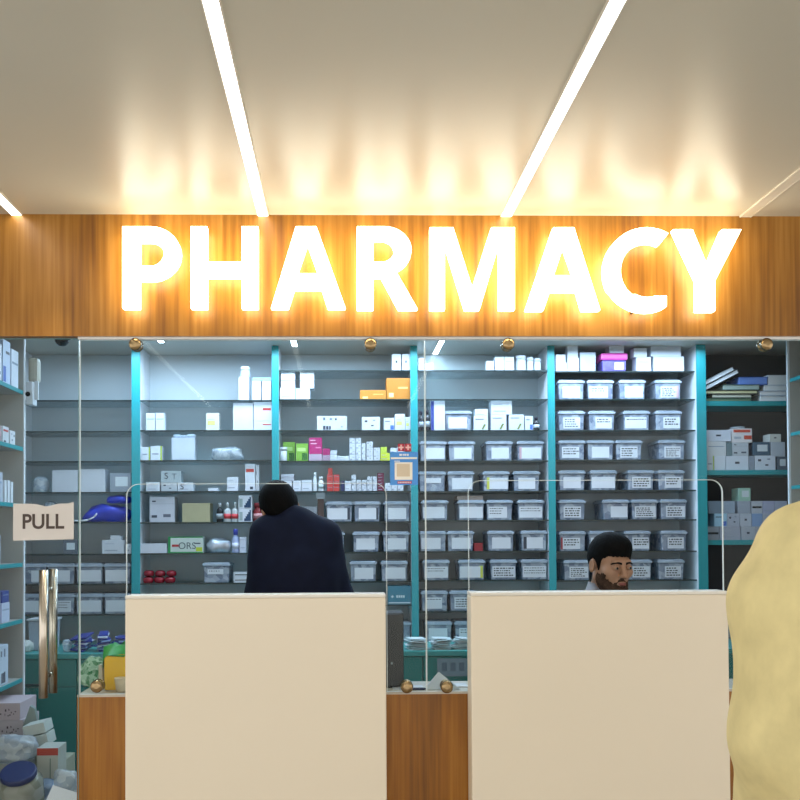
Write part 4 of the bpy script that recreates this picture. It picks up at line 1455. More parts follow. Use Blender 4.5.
for q, (xa, xb, y0) in enumerate(((405, 430, 634), (431, 452, 637), (452.5, 470, 636))):
    p, r_ = at(xa, 645, 5.82), at(xb, 645, 5.82)
    rnd = random.Random(60 + q)
    bm = bmesh.new()
    hw = (r_.x - p.x) / 2
    for n in range(9):
        sx, sy = hw * (.55 + .4 * rnd.random()), .05 + .03 * rnd.random()
        Mx = Matrix.Translation(((rnd.random() - .5) * hw * .5, .08, .003 + n * .0075)) @ Matrix.Rotation((rnd.random() - .5) * .5, 4, 'Z') @ Matrix.Rotation((rnd.random() - .5) * .16, 4, 'Y')
        add_box(bm, -sx, sx, -sy, sy, 0, .0035, n % 3, M=Mx)
    lo = min(v.co.z for v in bm.verts)
    for v in bm.verts:
        v.co.z -= lo
    o = obj('paper_pad', bm, [mat('#e3e8ea', .5), mat('#b3c6ca', .5), mat('#d0dbdf', .4)], None, ((p.x + r_.x) / 2, 5.77, WT + .0006))
    tag(o, uniq(('untidy pad of papers on the worktop, nearest the black tower', 'untidy pad of papers on the worktop at the glass joint',
                 "untidy pad of papers on the worktop by the bearded man's counter")[q]), 'papers')
a, b = at(437, 676, CAB_Y), at(470, 658, CAB_Y)
o = obj('grey_plate', box_bm(-(b.x - a.x) / 2, (b.x - a.x) / 2, -.004, 0, 0, b.z - a.z), mat('#6f8794', .4), None, ((a.x + b.x) / 2, CAB_Y - .0145, a.z))
tag(o, uniq('grey plate on the cabinet drawer seen between the counters'), 'plate')
bm = bmesh.new()
for q in range(3):
    add_box(bm, -.07 + q * .05, -.04 + q * .05, -.0046, -.004, .03, .08)
obj('dark_slot', bm, mat('#55697a', .5), o)

# ------------------------------------------------------------------ things on the ledge of the low wall
LZ = LOW_Z + .0045
a, b = at(103.5, 690, 3.80), at(128, 654, 3.80)
w, h = b.x - a.x, b.z - LZ
t = thing('waste_tub', uniq('yellow tub lined with a bright green bag on the ledge'), 'waste tub', (a.x + w / 2, 3.80, LZ))
obj('body', box_bm(-w / 2, w / 2, 0, .11, 0, h, bev=.008, taper=.04), mat('#e6b400', .4, .05), t)
bm = bmesh.new()
N = 28
ra, rb, rc = [], [], []
for i in range(N):
    an = 2 * PI * i / N
    ca, sa = math.cos(an), math.sin(an)
    sx = math.copysign(abs(ca) ** .35, ca) * (w / 2 + .004)
    sy = math.copysign(abs(sa) ** .35, sa) * .059 + .055
    j = mnoise.noise(Vector((ca * 2.2, sa * 2.2, 3)))
    left = max(0, -ca)
    ra.append(bm.verts.new((sx - .006 * left, sy, h * (.98 - .40 * left ** 2) + .008 * j)))
    rb.append(bm.verts.new((sx * 1.01, sy, h + .010 + .018 * max(j, -.3) + .02 * math.sin(an * 2 + 1.2))))
    rc.append(bm.verts.new((sx * .5, .055 + (sy - .055) * .5, h + .03 + .03 * j)))
for i in range(N):
    k = (i + 1) % N
    bm.faces.new((ra[i], ra[k], rb[k], rb[i]))
    bm.faces.new((rb[i], rb[k], rc[k], rc[i]))
bm.faces.new(rc)
obj('liner_bag', bm, mat('#1f9a3c', .3, .15, 20.0), t, smooth=True)
o = obj('plastic_pouch', crumple(.115, .05, .125, 72, .18, 4, 16), cloudy('green_film_painted_glints', '#1c7a45', '#b3dcc6', .1, 75.0), None, (at(85.5, 680, 3.90).x, 3.925, LZ + .0), (0, .45, 0), smooth=True)  # pale patches paint white reflections onto the clear green film
tag(o, uniq('green and clear plastic pouch leaning by the yellow tub'), 'pouch')
a = at(121.5, 690, 3.765)
t = thing('paper_cup', uniq('cream paper cup in front of the yellow tub'), 'cup', (a.x, 3.765, LZ))
obj('body', lathe([(.019, 0), (.026, .052), (.0245, .052), (.018, .003)], 24), mat('#cdbfa2', .5), t)
obj('rim', lathe([(.0262, .051), (.0275, .0525), (.0262, .054), (.0245, .0525)], 24), mat('#d9ccb2', .5), t)
a, b = at(98.5, 690, 3.86), at(102.5, 665, 3.86)
o = med_box('white_carton', b.x - a.x, .06, b.z - LZ, '#c3bca8', [], None, ((a.x + b.x) / 2, 3.86, LZ))
tag(o, uniq('narrow cream carton between the green pouch and yellow tub'), 'carton')

# black tower
a, b = at(384, 690, 3.79), at(403.5, 613, 3.79)
t = thing('computer_tower', uniq('black computer tower on the ledge between the counters'), 'computer', (0, 0, 0))
t.location = ((a.x + b.x) / 2, 3.79, LZ)
w, h = b.x - a.x, b.z - LZ
obj('body', box_bm(-w / 2, w / 2, 0, .17, .006, h, bev=.004), M_BLACK, t)
obj('front_panel', box_bm(-w / 2 + .003, w / 2 - .003, -.006, -.0002, .01, h - .004, bev=.002), mat('#1d1f22', .35), t)
obj('power_button', box_bm(-.012, -.004, -.0075, -.0062, h * .32, h * .35), mat('#7a8688', .4), t)
obj('foot', box_bm(-w / 2, w / 2, .02, .15, 0, .006), M_BLACK, t)
# papers on the ledge and the folded white card
a = at(398, 690, 3.80)
for q, (xa, xb, y0, dz) in enumerate(((393, 424, 3.755, 0), (440, 468, 3.80, 0))):
    p, r_ = at(xa, 690, y0), at(xb, 690, y0)
    o = obj('paper_sheet', box_bm(-(r_.x - p.x) / 2, (r_.x - p.x) / 2, 0, .085, 0, .004), M_PAPER, None, ((p.x + r_.x) / 2, y0, LZ + .0003))
    tag(o, uniq(('white paper lying on the ledge before the black tower', 'white paper lying on the ledge under the folded card')[q]), 'paper')
p0, p1, p2 = at(424, 691, 3.765), at(460, 691, 3.765), at(439, 672, 3.765)
bm = bmesh.new()
zb = LZ + .0008
f = [bm.verts.new(v) for v in ((p0.x, 3.745, zb), (p1.x, 3.745, zb), (p2.x, 3.775, p2.z))]
g = [bm.verts.new(v) for v in ((p0.x + .01, 3.7965, zb + .0045), (p1.x - .01, 3.7965, zb + .0045), (p2.x, 3.777, p2.z))]
bm.faces.new(f)
bm.faces.new(g[::-1])
for i in range(3):
    k = (i + 1) % 3
    bm.faces.new((f[k], f[i], g[i], g[k]))
bmesh.ops.recalc_face_normals(bm, faces=bm.faces)
o = obj('folded_card', bm, mat('#c3cdd6', .5))
tag(o, uniq('pale folded card standing as a triangle on the ledge'), 'card')
o = obj('marker_pen', lathe([(.004, 0), (.005, .003), (.005, .05), (.003, .056)], 12, Matrix.Rotation(PI / 2, 4, 'Y')), mat('#20284a', .3), None, (at(411, 691, 3.735).x, 3.74, LZ + .0055))
tag(o, uniq('dark pen lying on the ledge between the bronze fittings'), 'pen')

# ------------------------------------------------------------------ heap on the floor behind the door
def carton(x0, x1, y0, d_, z0, z1, base, desc, mk='plain', rot=0.0, name='floor_carton', ry=0.0):
    a, b = at(x0, 760, y0).x, at(x1, 760, y0).x
    o = med_box(name, b - a, d_, z1 - z0, base, MK[mk], None, ((a + b) / 2, y0, z0 + .0004), (0, ry, rot))
    tag(o, uniq(desc), 'carton', 'cartons heaped behind the door')
    return o


def zy(y, Y):
    return at(30, y, Y).z


Z1 = zy(738, 4.95)
carton(-22, 26, 4.95, .35, 0, Z1, '#a9a4a2', 'big carton under the script-printed boxes behind the door')
_r = random.Random(5)
MK['script'] = [(u, v, u + .015 + .03 * _r.random(), v + .05 + .09 * _r.random(), '#4a3a48') for u, v in ((_r.uniform(.1, .9), _r.uniform(.2, .6)) for _ in range(16))]
zA = zy(720, 4.97)
carton(-18, 23, 4.97, .26, Z1 + .0006, zA, '#bdb3bb', 'lower boxed pack with dark script behind the door', 'script')
zB = zy(703, 4.97)
carton(-18, 20, 4.97, .26, zA + .0006, zB, '#c6b6be', 'upper boxed pack with dark script behind the door', 'script')
zC = zy(757, 4.7)
carton(26.5, 48, 4.78, .16, 0, zC, '#8d9488', 'grey carton under the red-topped box in the heap')
MK['rtop'] = [(0, .93, 1, 1, '#b23a2c'), (.6, .7, .66, .9, '#7a8a80')]
carton(37, 58, 4.62, .14, 0, zy(748.5, 4.62), '#b9bcb4', 'white box with red top in the heap', 'rtop')
carton(51.5, 66, 4.78, .16, 0, zy(760, 4.78), '#a3a592', 'greenish carton behind the red-topped box', 'lab')
zD = zC + .0008
o = carton(27, 49, 4.79, .13, zD + .03, zD + .03 + .055, '#bfc6c0', 'lower tilted pale box in the heap', 'plain', 0, 'tilted_box', -.22)
o.location.z = zD + .025
o = carton(24, 46, 4.80, .13, zD, zD + .05, '#c6ccc6', 'upper tilted pale box in the heap', 'plain', 0, 'tilted_box', -.22)
o.location.z = zD + .025 + .058
# triangular paper pouch
p = at(31, 727, 4.99)
bm = prism([(-.035, 0), (.04, 0), (.022, .085), (.0, .1)], 0, .03)
o = obj('paper_pouch', bm, mat('#8d9a96', .5, .1), None, (at(31, 727, 4.96).x, 4.96, zD + .145))
o.location.z = zy(726, 4.96)
o.location.x = at(30, 726, 4.96).x
tag(o, uniq('grey triangular pouch sticking up behind the tilted boxes'), 'pouch')
# base carton for the jar
zj = zy(800, 4.42)
carton(-24, 50, 4.36, .24, 0, .22, '#b9b0a0', 'wide carton at the floor under the blue-lidded jar')
jx = at(27, 790, 4.46).x
t = thing('plastic_jar', uniq('big cloudy jar with dark blue lid in front of the heap'), 'jar', (jx - .02, 4.47, .2205), (R(24), 0, 0))
t.location.z = .262
obj('body', lathe([(.075, 0), (.09, .006), (.098, .03), (.098, .12), (.085, .14), (.072, .15)], 32), M_JAR, t)
obj('lid', lathe([(.077, .151), (.079, .154), (.079, .172), (.074, .177)], 32), mat('#1c2c62', .35, .1), t)
o = obj('plastic_bag', crumple(.30, .16, .13, 81, .25, 4, 11), M_FILM, None, (at(10, 750, 4.72).x, 4.70, zy(772, 4.7)), smooth=True)
tag(o, uniq('crumpled clear plastic bag behind the blue-lidded jar'), 'bag')
o.location.z = .40
carton(-22, 26, 4.64, .14, 0, .3996, '#8f938f', 'carton under the clear plastic bag behind the jar')
o = obj('film_wrap', crumple(.15, .10, .12, 84, .2, 4, 12), M_FILM_BLUE, None, (at(40, 765, 4.53).x, 4.59, .2205), smooth=True)
tag(o, uniq('blue tinted film wrap beside the blue-lidded jar'), 'film')
o.location = (at(45, 765, 4.6).x, 4.62, .2205)
o = obj('plastic_pouch', crumple(.12, .10, .12, 86, .25, 4, 14), M_FILM, None, (at(64.5, 785, 4.5).x, 4.52, 0), smooth=True)
carton(53, 79, 4.45, .14, 0, zy(797, 4.5) - .0, '#7f8a8c', 'low grey carton under the clear pouch by the wood wall')
o.location.z = zy(797, 4.5) + .0008
tag(o, uniq('crumpled clear pouch at the floor beside the wood wall'), 'pouch')
a, b = at(44, 798, 4.22), at(74, 798, 4.22)
o = med_box('white_card', .13, .004, .075, '#e3e7ee', [(.8, .3, .92, .45, TXT)], None, (at(60, 795, 4.30).x, 4.30, zy(806, 4.3)), (R(-35), R(18), 0))
tag(o, uniq('white card leaning at the foot of the heap'), 'card')
carton(46, 78, 4.29, .12, 0, zy(806, 4.3) - .012, '#9aa09c', 'small carton under the white card by the wood wall')

# ------------------------------------------------------------------ people: blended-solid surfaces
class Field:
    """Signed-distance grid with rectilinear spacing, filled primitive by primitive."""

    def __init__(self, xs, ys, zs):
        self.xs, self.ys, self.zs = [np.asarray(v, np.float32) for v in (xs, ys, zs)]
        self.F = np.full((len(xs), len(ys), len(zs)), 1.0, np.float32)

    def add(self, fn, lo, hi, k=0.02, mode='u', margin=0.06):
        sl = []
        for c, a, b in zip((self.xs, self.ys, self.zs), lo, hi):
            i0 = max(int(np.searchsorted(c, a - margin)) - 1, 0)
            i1 = min(int(np.searchsorted(c, b + margin)) + 1, len(c))
            if i1 <= i0:
                return
            sl.append(slice(i0, i1))
        P = np.stack(np.meshgrid(self.xs[sl[0]], self.ys[sl[1]], self.zs[sl[2]], indexing='ij'), -1)
        d_ = fn(P)
        A = self.F[sl[0], sl[1], sl[2]]
        if mode == 'u':
            h = np.maximum(k - np.abs(A - d_), 0) / k
            A[...] = np.minimum(A, d_) - h * h * k * .25
        elif mode == 's':
            h = np.maximum(k - np.abs(A + d_), 0) / k
            A[...] = np.maximum(A, -d_) + h * h * k * .25
        elif mode == 'i':
            A[...] = np.maximum(A, d_)


def f_cap(a, b, ra, rb, M=None):
    a, b = np.array(a, np.float32), np.array(b, np.float32)
    if M is not None:
        a, b = mapp(M, a), mapp(M, b)
    ba = b - a
    L2 = max(float(ba @ ba), 1e-9)

    def fn(P):
        pa = P - a
        t = np.clip((pa @ ba) / L2, 0, 1)
        return np.linalg.norm(pa - t[..., None] * ba, axis=-1) - (ra + (rb - ra) * t)
    r = max(ra, rb)
    return fn, np.minimum(a, b) - r, np.maximum(a, b) + r


def mapp(M, p):
    return np.array((M @ Vector([float(v) for v in p]))[:], np.float32)


def f_ell(c, r, M=None):
    c, r = np.array(c, np.float32), np.array(r, np.float32)
    if M is not None:
        inv = np.array(M.inverted(), np.float32)
        R3, T3 = inv[:3, :3], inv[:3, 3]
        cw = mapp(M, c)
    else:
        cw = c

    def fn(P):
        q = P if M is None else P @ R3.T + T3
        q = q - c
        k0 = np.linalg.norm(q / r, axis=-1)
        k1 = np.linalg.norm(q / (r * r), axis=-1) + 1e-9
        return k0 * (k0 - 1) / k1
    m = float(r.max())
    return fn, cw - m, cw + m


def surface(F, xs, ys, zs):
    """Surface nets."""
    S = F < 0
    nx, ny, nz = F.shape
    c = [S[i:nx - 1 + i, j:ny - 1 + j, k:nz - 1 + k] for i in (0, 1) for j in (0, 1) for k in (0, 1)]
    anyc = np.logical_or.reduce(c)
    allc = np.logical_and.reduce(c)
    act = np.argwhere(anyc & ~allc)
    idm = np.full((nx - 1, ny - 1, nz - 1), -1, np.int32)
    idm[act[:, 0], act[:, 1], act[:, 2]] = np.arange(len(act))
    X = (xs, ys, zs)
    acc = np.zeros((len(act), 3))
    cnt = np.zeros(len(act))
    corners = [(i, j, k) for i in (0, 1) for j in (0, 1) for k in (0, 1)]
    for a in corners:
        for ax in range(3):
            if a[ax]:
                continue
            b = list(a)
            b[ax] = 1
            ia, ib = act + a, act + b
            fa, fb = F[ia[:, 0], ia[:, 1], ia[:, 2]], F[ib[:, 0], ib[:, 1], ib[:, 2]]
            m = (fa < 0) != (fb < 0)
            t = np.where(m, fa / np.where(m, fa - fb, 1), 0)
            pa = np.stack([X[q][ia[:, q]] for q in range(3)], -1)
            pb = np.stack([X[q][ib[:, q]] for q in range(3)], -1)
            acc += np.where(m[:, None], pa + (pb - pa) * t[:, None], 0)
            cnt += m
    V = acc / cnt[:, None]
    faces = []
    for ax in range(3):
        sl0 = [slice(1, -1)] * 3
        sl0[ax] = slice(0, -1)
        sl1 = list(sl0)
        sl1[ax] = slice(1, None)
        A, B = S[tuple(sl0)], S[tuple(sl1)]
        u, v = [(1, 2), (2, 0), (0, 1)][ax]
        for flip, msk in ((False, A & ~B), (True, ~A & B)):
            e = np.argwhere(msk)
            off = np.ones(3, int)
            off[ax] = 0
            e = e + off
            du, dv = np.zeros(3, int), np.zeros(3, int)
            du[u], dv[v] = 1, 1
            q = [e - du - dv, e - dv, e, e - du]
            ids = np.stack([idm[w[:, 0], w[:, 1], w[:, 2]] for w in q], -1)
            ids = ids[(ids >= 0).all(1)]
            faces.append(ids[:, ::-1] if flip else ids)
    return V, np.concatenate(faces)


def smooth_verts(V, Fc, it=1, lam=.5):
    for _ in range(it):
        acc = np.zeros_like(V)
        cnt = np.zeros(len(V))
        for a, b in ((0, 1), (1, 2), (2, 3), (3, 0)):
            np.add.at(acc, Fc[:, a], V[Fc[:, b]])
            np.add.at(acc, Fc[:, b], V[Fc[:, a]])
            np.add.at(cnt, Fc[:, a], 1)
            np.add.at(cnt, Fc[:, b], 1)
        V = V + lam * (acc / cnt[:, None] - V)
    return V


def field_obj(name, fld, m, parent, origin, M=None, smooth_it=1):
    V, Fc = surface(fld.F, fld.xs, fld.ys, fld.zs)
    V = smooth_verts(V, Fc, smooth_it)
    if M is not None:
        A = np.array(M)
        V = V @ A[:3, :3].T + A[:3, 3]
    V = V - np.array(origin)
    me = bpy.data.meshes.new(name)
    me.from_pydata(V.tolist(), [], Fc.tolist())
    me.update()
    me.polygons.foreach_set('use_smooth', [True] * len(me.polygons))
    me.materials.append(m)
    return link(bpy.data.objects.new(name, me), parent)


def axis(lo, hi, coarse, bands):
    """Coordinates lo..hi at coarse spacing, refined inside bands (a, b, step)."""
    out, x = [], lo
    while x < hi:
        out.append(x)
        s = coarse
        for a, b, st in bands:
            if a - coarse < x < b:
                s = min(s, st)
        x += s
    out.append(hi)
    return out


EAR = .082


def head_prims(s=1.0):
    """Head in its own frame: face towards -y, z up, ear-level origin."""
    P = []
    A = lambda *a: P.append(a)
    A('e', (0, .012, .035), (.077, .096, .088), .02, 'u')
    A('e', (0, -.028, -.045), (.060, .062, .074), .03, 'u')
    A('e', (0, -.070, -.103), (.026, .022, .020), .025, 'u')
    for q in (-1, 1):
        A('e', (q * .045, -.058, -.022), (.026, .028, .024), .025, 'u')
        A('c', (q * .056, .0, -.055), (q * .030, -.066, -.100), .020, .017, .025, 'u')
    A('c', (-.034, -.083, .024), (.034, -.083, .024), .011, .011, .018, 'u')
    for q in (-1, 1):
        A('e', (q * .033, -.101, .002), (.019, .018, .012), .014, 's')
    A('c', (0, -.087, .014), (0, -.112, -.028), .0092, .0138, .011, 'u')
    for q in (-1, 1):
        A('e', (q * .0125, -.099, -.033), (.0085, .011, .008), .008, 'u')
    A('c', (-.021, -.087, -.0625), (.021, -.087, -.0625), .0045, .0045, .008, 'u')
    A('c', (-.009, -.094, -.0615), (.009, -.094, -.0615), .0055, .0055, .008, 'u')
    A('c', (-.015, -.0915, -.073), (.015, -.0915, -.073), .0068, .0068, .008, 'u')
    A('e', (0, -.095, -.0855), (.018, .008, .006), .01, 's')
    for q in (-1, 1):
        A('e', (q * .033, -.086, .002), (.0155, .0125, .0115), .004, 'u')
        A('e', (q * EAR, .014, -.006), (.010, .017, .030), .008, 'u')
        A('e', (q * (EAR + .009), .010, -.002), (.006, .011, .018), .006, 's')
    A('c', (0, .022, -.06), (0, .040, -.16), .056, .058, .03, 'u')
    return P


def add_head(fld, M):
    for p in head_prims():
        if p[0] == 'e':
            f, lo, hi = f_ell(p[1], p[2], M)
        else:
            f, lo, hi = f_cap(p[1], p[2], p[3], p[4], M)
        fld.add(f, lo, hi, p[-2], p[-1], .05)


def head_grid(step=.003):
    return (np.arange(-.125, .126, step), np.arange(-.14, .15, step), np.arange(-.16, .16, step))


def hair_obj(M, parent, origin, m, front=.048, slope=.60, thick=.016, top=.012, fringe=0.0, seed=1, tilt=0.0, back=-.075):
    xs, ys, zs = head_grid()
    fld = Field(xs, ys, zs)
    f, lo, hi = f_ell((0, .014, .036), (.077 + thick, .096 + thick, .088 + thick + top * .4))
    fld.add(f, lo, hi, .02)
    f, lo, hi = f_ell((0, -.02, .085), (.066, .085, .045 + top))
    fld.add(f, lo, hi, .03)
    X, Y, Z = np.meshgrid(xs, ys, zs, indexing='ij')
    wav = .0007 * np.sin(X * 420 + 3 * np.sin(Y * 90 + seed)) * np.sin(Z * 150 + Y * 120 + seed)
    fld.F += wav.astype(np.float32)
    base = np.interp(Y, [-.12, -.060, -.034, -.016, .03, .06, .12], [front, front - .002, front - .022, -.030, -.046, back, back - .02])
    base = base + fringe * np.sin(X * 40 + 1.1) - tilt * X * (Y < -.0) + .0022 * np.sin(X * 330 + 2 * np.sin(Y * 200)) + .0015 * np.sin(Y * 410 + X * 100)
    region = (base - Z) * .8
    # keep the ears free
    ear = np.sqrt(((np.abs(X) - EAR) / .03) ** 2 + ((Y - .012) / .024) ** 2 + ((Z + .008) / .036) ** 2) - 1
    region = np.maximum(region, -ear * .03)
    inner = np.sqrt((X / .074) ** 2 + ((Y - .012) / .093) ** 2 + ((Z - .035) / .085) ** 2) - 1
    fld.F = np.maximum(np.maximum(fld.F, region), -inner * .08).astype(np.float32)
    return field_obj('hair', fld, m, parent, origin, M, 1)


def beard_obj(M, parent, origin, m):
    xs, ys, zs = head_grid(.0028)
    fld = Field(xs, ys, zs)
    add_head(fld, None) if False else None
    for p in head_prims():
        f, lo, hi = (f_ell(p[1], p[2]) if p[0] == 'e' else f_cap(p[1], p[2], p[3], p[4]))
        fld.add(f, lo, hi, p[-2], p[-1], .05)
    X, Y, Z = np.meshgrid(xs, ys, zs, indexing='ij')
    ax = np.abs(X)
    line = np.where(ax > .03, -.070 + (ax - .03) * .75 + np.maximum(ax - .060, 0) * 1.2, -.049 + (ax - .012) * -.9)
    region = Z - line
    region = region + .0015 * np.sin(X * 500) + .0015 * np.sin(Y * 430 + Z * 300)
    region = np.maximum(region, Y + .008)
    region = np.maximum(region, -.128 - Z)
    lips = (np.sqrt((X / .023) ** 2 + ((Z + .067) / .0105) ** 2) - 1) * .012
    region = np.maximum(region, np.where(Y < -.06, -lips, -1))
    off = .0016 + .0006 * np.sin(X * 400) * np.sin(Z * 370 + Y * 200)
    F0 = fld.F
    fld.F = np.maximum(np.maximum(F0 - off, region * .8), -(F0 + .004)).astype(np.float32)
    return field_obj('beard', fld, m, parent, origin, M, 1)


def ell_mesh(name, c, r, M, m, parent, origin, n=16):
    bm = bmesh.new()
    bmesh.ops.create_uvsphere(bm, u_segments=n, v_segments=n // 2 + 2, radius=1.0)
    for v in bm.verts:
        v.co = M @ Vector((c[0] + v.co.x * r[0], c[1] + v.co.y * r[1], c[2] + v.co.z * r[2])) - Vector(origin)
    return obj(name, bm, m, parent, smooth=True)


def hand_prims(w, d_, palm_n, side):
    """Five-fingered, slightly curled hand: wrist w, direction d_, palm normal, side to the thumb."""
    w, d_, n, s = Vector(w), Vector(d_).normalized(), Vector(palm_n).normalized(), Vector(side).normalized()
    out = [(w, w + d_ * .035, .025, .027)]
    for q in (-.026, -.009, .009, .026):
        out.append((w + d_ * .02 + s * q * .7, w + d_ * .088 + s * q, .014, .0125))
    for q, L in ((.028, .068), (.0095, .077), (-.0095, .071), (-.027, .055)):
        a = w + d_ * .088 + s * q
        b = a + (d_ * .92 + n * .38).normalized() * L * .45
        c_ = b + (d_ * .6 + n * .8).normalized() * L * .32
        e = c_ + (d_ * .25 + n * .97).normalized() * L * .25
        out += [(a, b, .0095, .0088), (b, c_, .0088, .008), (c_, e, .008, .0068)]
    a = w + d_ * .025 + s * .024
    b = a + (d_ * .55 + s * .75 + n * .35).normalized() * .042
    c_ = b + (d_ * .85 + s * .3 + n * .45).normalized() * .032
    e = c_ + (d_ * .9 + n * .45).normalized() * .024
    out += [(a, b, .0135, .011), (b, c_, .011, .0095), (c_, e, .0095, .0075)]
    return out


SKIN = mat('#a87f65', .5, .05, 30.0)
SKIN_LIP = mat('#8a4f4a', .4, .05, 30.0)
HAIR_M = mat('#070606', .75, .4, 160.0, spec=.12)
BEARD_M = mat('#46342a', .85, .4, 160.0, spec=.15)
EYE_W = mat('#9a8f86', .2, .02)
EYE_D = mat('#120c09', .15, .02)


def person(label, J, head_M, cloth, cloth_mat, trouser_mat, face=True, hair=None, beard=False, cuffs=True, extra=None, res=.0075):
    """J: joints (world). Builds skin body, upper garment, trousers, shoes, hair, eyes."""
    J = dict(J)
    garment = J.pop('garment', 'jacket')
    root = thing('person', uniq(label), 'person', J['root'])
    O = Vector(J['root'])
    allp = [Vector(v) for k, v in J.items() if k != 'root']
    hd = head_M.translation
    lo = [min(min(v[i] for v in allp), hd[i] - .12) - .2 for i in range(3)]
    hi = [max(max(v[i] for v in allp), hd[i] + .14) + .2 for i in range(3)]
    lo[2] = -.01
    bands = lambda i: [(hd[i] - .15, hd[i] + .15, .0036)] + [(J[h][i] - .13, J[h][i] + .13, .0045) for h in ('handL', 'handR')]
    ax = [axis(lo[i], hi[i], .012, bands(i)) for i in range(3)]
    fld = Field(*ax)

    def put(F_, a, b, ra, rb, k=.03):
        f, l_, h_ = f_cap(a, b, ra, rb)
        F_.add(f, l_, h_, k)

    V = {k: np.array(v, np.float32) for k, v in J.items()}
    mid = lambda a, b, t=.5: a + (b - a) * t
    add_head(fld, head_M)
    nb = mapp(head_M, (0, .034, -.13))
    put(fld, nb, V['chest'] + np.array((0, 0, .12), np.float32), .052, .048)
    put(fld, V['shL'], V['shR'], .055, .055)
    put(fld, V['chest'], V['pelvis'], .10, .11, .05)
    for s in 'LR':
        put(fld, V['sh' + s], V['el' + s], .048, .038)
        put(fld, V['el' + s], V['wr' + s], .036, .025)
        put(fld, V['hip' + s], V['kn' + s], .075, .052)
        put(fld, V['kn' + s], V['an' + s], .050, .036)
        put(fld, V['an' + s], V['toe' + s], .036, .030)
        put(fld, V['pelvis'], V['hip' + s], .10, .085)
        dirv = (Vector(V['hand' + s]) - Vector(V['wr' + s]))
        for (a, b, ra, rb) in hand_prims(V['wr' + s], dirv, J.get('palm' + s, (0, 0, -1)), J.get('thumb' + s, (1, 0, 0))):
            put(fld, a[:], b[:], ra, rb, .006)
    field_obj('body', fld, SKIN, root, O, None, 1)

    # upper garment
    axc = [axis(lo[i], hi[i], .009, []) for i in range(3)]
    g = Field(*axc)
    cloth(g, V, put, head_M)
    field_obj(garment, g, cloth_mat, root, O, None, 1)
    # trousers
    t = Field(*axc)
    put(t, V['pelvis'] + np.array((0, 0, .10), np.float32), V['pelvis'], .135, .14, .05)
    for s in 'LR':
        put(t, V['pelvis'], V['hip' + s], .125, .105, .05)
        put(t, V['hip' + s], V['kn' + s], .10, .072, .04)
        e = mid(V['kn' + s], V['an' + s], .93)
        put(t, V['kn' + s], e, .070, .058, .03)
    field_obj('trousers', t, trouser_mat, root, O, None, 1)
    for s in 'LR':
        f2 = Field(*[axis(V['an' + s][i] - .2, V['an' + s][i] + .22, .007, []) for i in range(3)])
        put(f2, V['an' + s], V['toe' + s], .046, .040, .03)
        put(f2, V['an' + s] + np.array((0, 0, -.02), np.float32), V['an' + s] + np.array((0, 0, .03), np.float32), .046, .048, .03)
        Z = np.asarray(f2.zs)[None, None, :]
        f2.F = np.maximum(f2.F, .003 - Z).astype(np.float32)
        field_obj('shoe', f2, M_BLACK, root, O, None, 1)
    if hair:
        hair_obj(head_M, root, O, HAIR_M, **hair)
    if face:
        for q in (-1, 1):
            ey = ell_mesh('eye', (q * .033, -.0878, .0005), (.0115, .0120, .0062), head_M, EYE_W, root, O)
            ell_mesh('iris', (q * .033 + .001, -.0985, .0), (.0056, .0022, .0056), head_M, EYE_D, ey, O)
            bm = bmesh.new()
            for i in range(6):
                u0, u1 = i / 6, (i + 1) / 6
                pt = lambda u: head_M @ Vector((q * (.012 + .042 * u), -.0965 + .017 * u ** 2, .0185 + .006 * math.sin(u * PI) - .004 * u)) - O
                add_tube(bm, pt(u0), pt(u1), (.0048 - .002 * u0), (.0048 - .002 * u1), 8)
            obj('eyebrow', bm, HAIR_M, root)
        ell_mesh('lips', (0, -.0945, -.0675), (.0205, .0085, .0088), head_M, SKIN_LIP, root, O)
    if beard:
        beard_obj(head_M, root, O, BEARD_M)
    if extra:
        extra(root, O, V, head_M)
    return root


def head_matrix(c, yaw, pitch, roll=0.0, s=1.0):
    return Matrix.Translation(c) @ Matrix.Rotation(R(yaw), 4, 'Z') @ Matrix.Rotation(R(pitch), 4, 'X') @ Matrix.Rotation(R(roll), 4, 'Y') @ Matrix.Scale(s, 4)


def wrinkle(g, amp, fx, fy, fz, seed=0.0):
    X, Y, Z = np.meshgrid(g.xs, g.ys, g.zs, indexing='ij')
    w = np.sin(X * fx + 2.1 * np.sin(Z * fz * .6 + seed)) * np.sin(Z * fz + 1.7 * np.sin(X * fx * .5 + Y * 9 + seed)) + .6 * np.sin(Y * fy + Z * fz * .35 + 3 * np.sin(X * 11 + seed))
    g.F += (w * amp).astype(np.float32)


Z3 = lambda z: np.array((0, 0, z), np.float32)

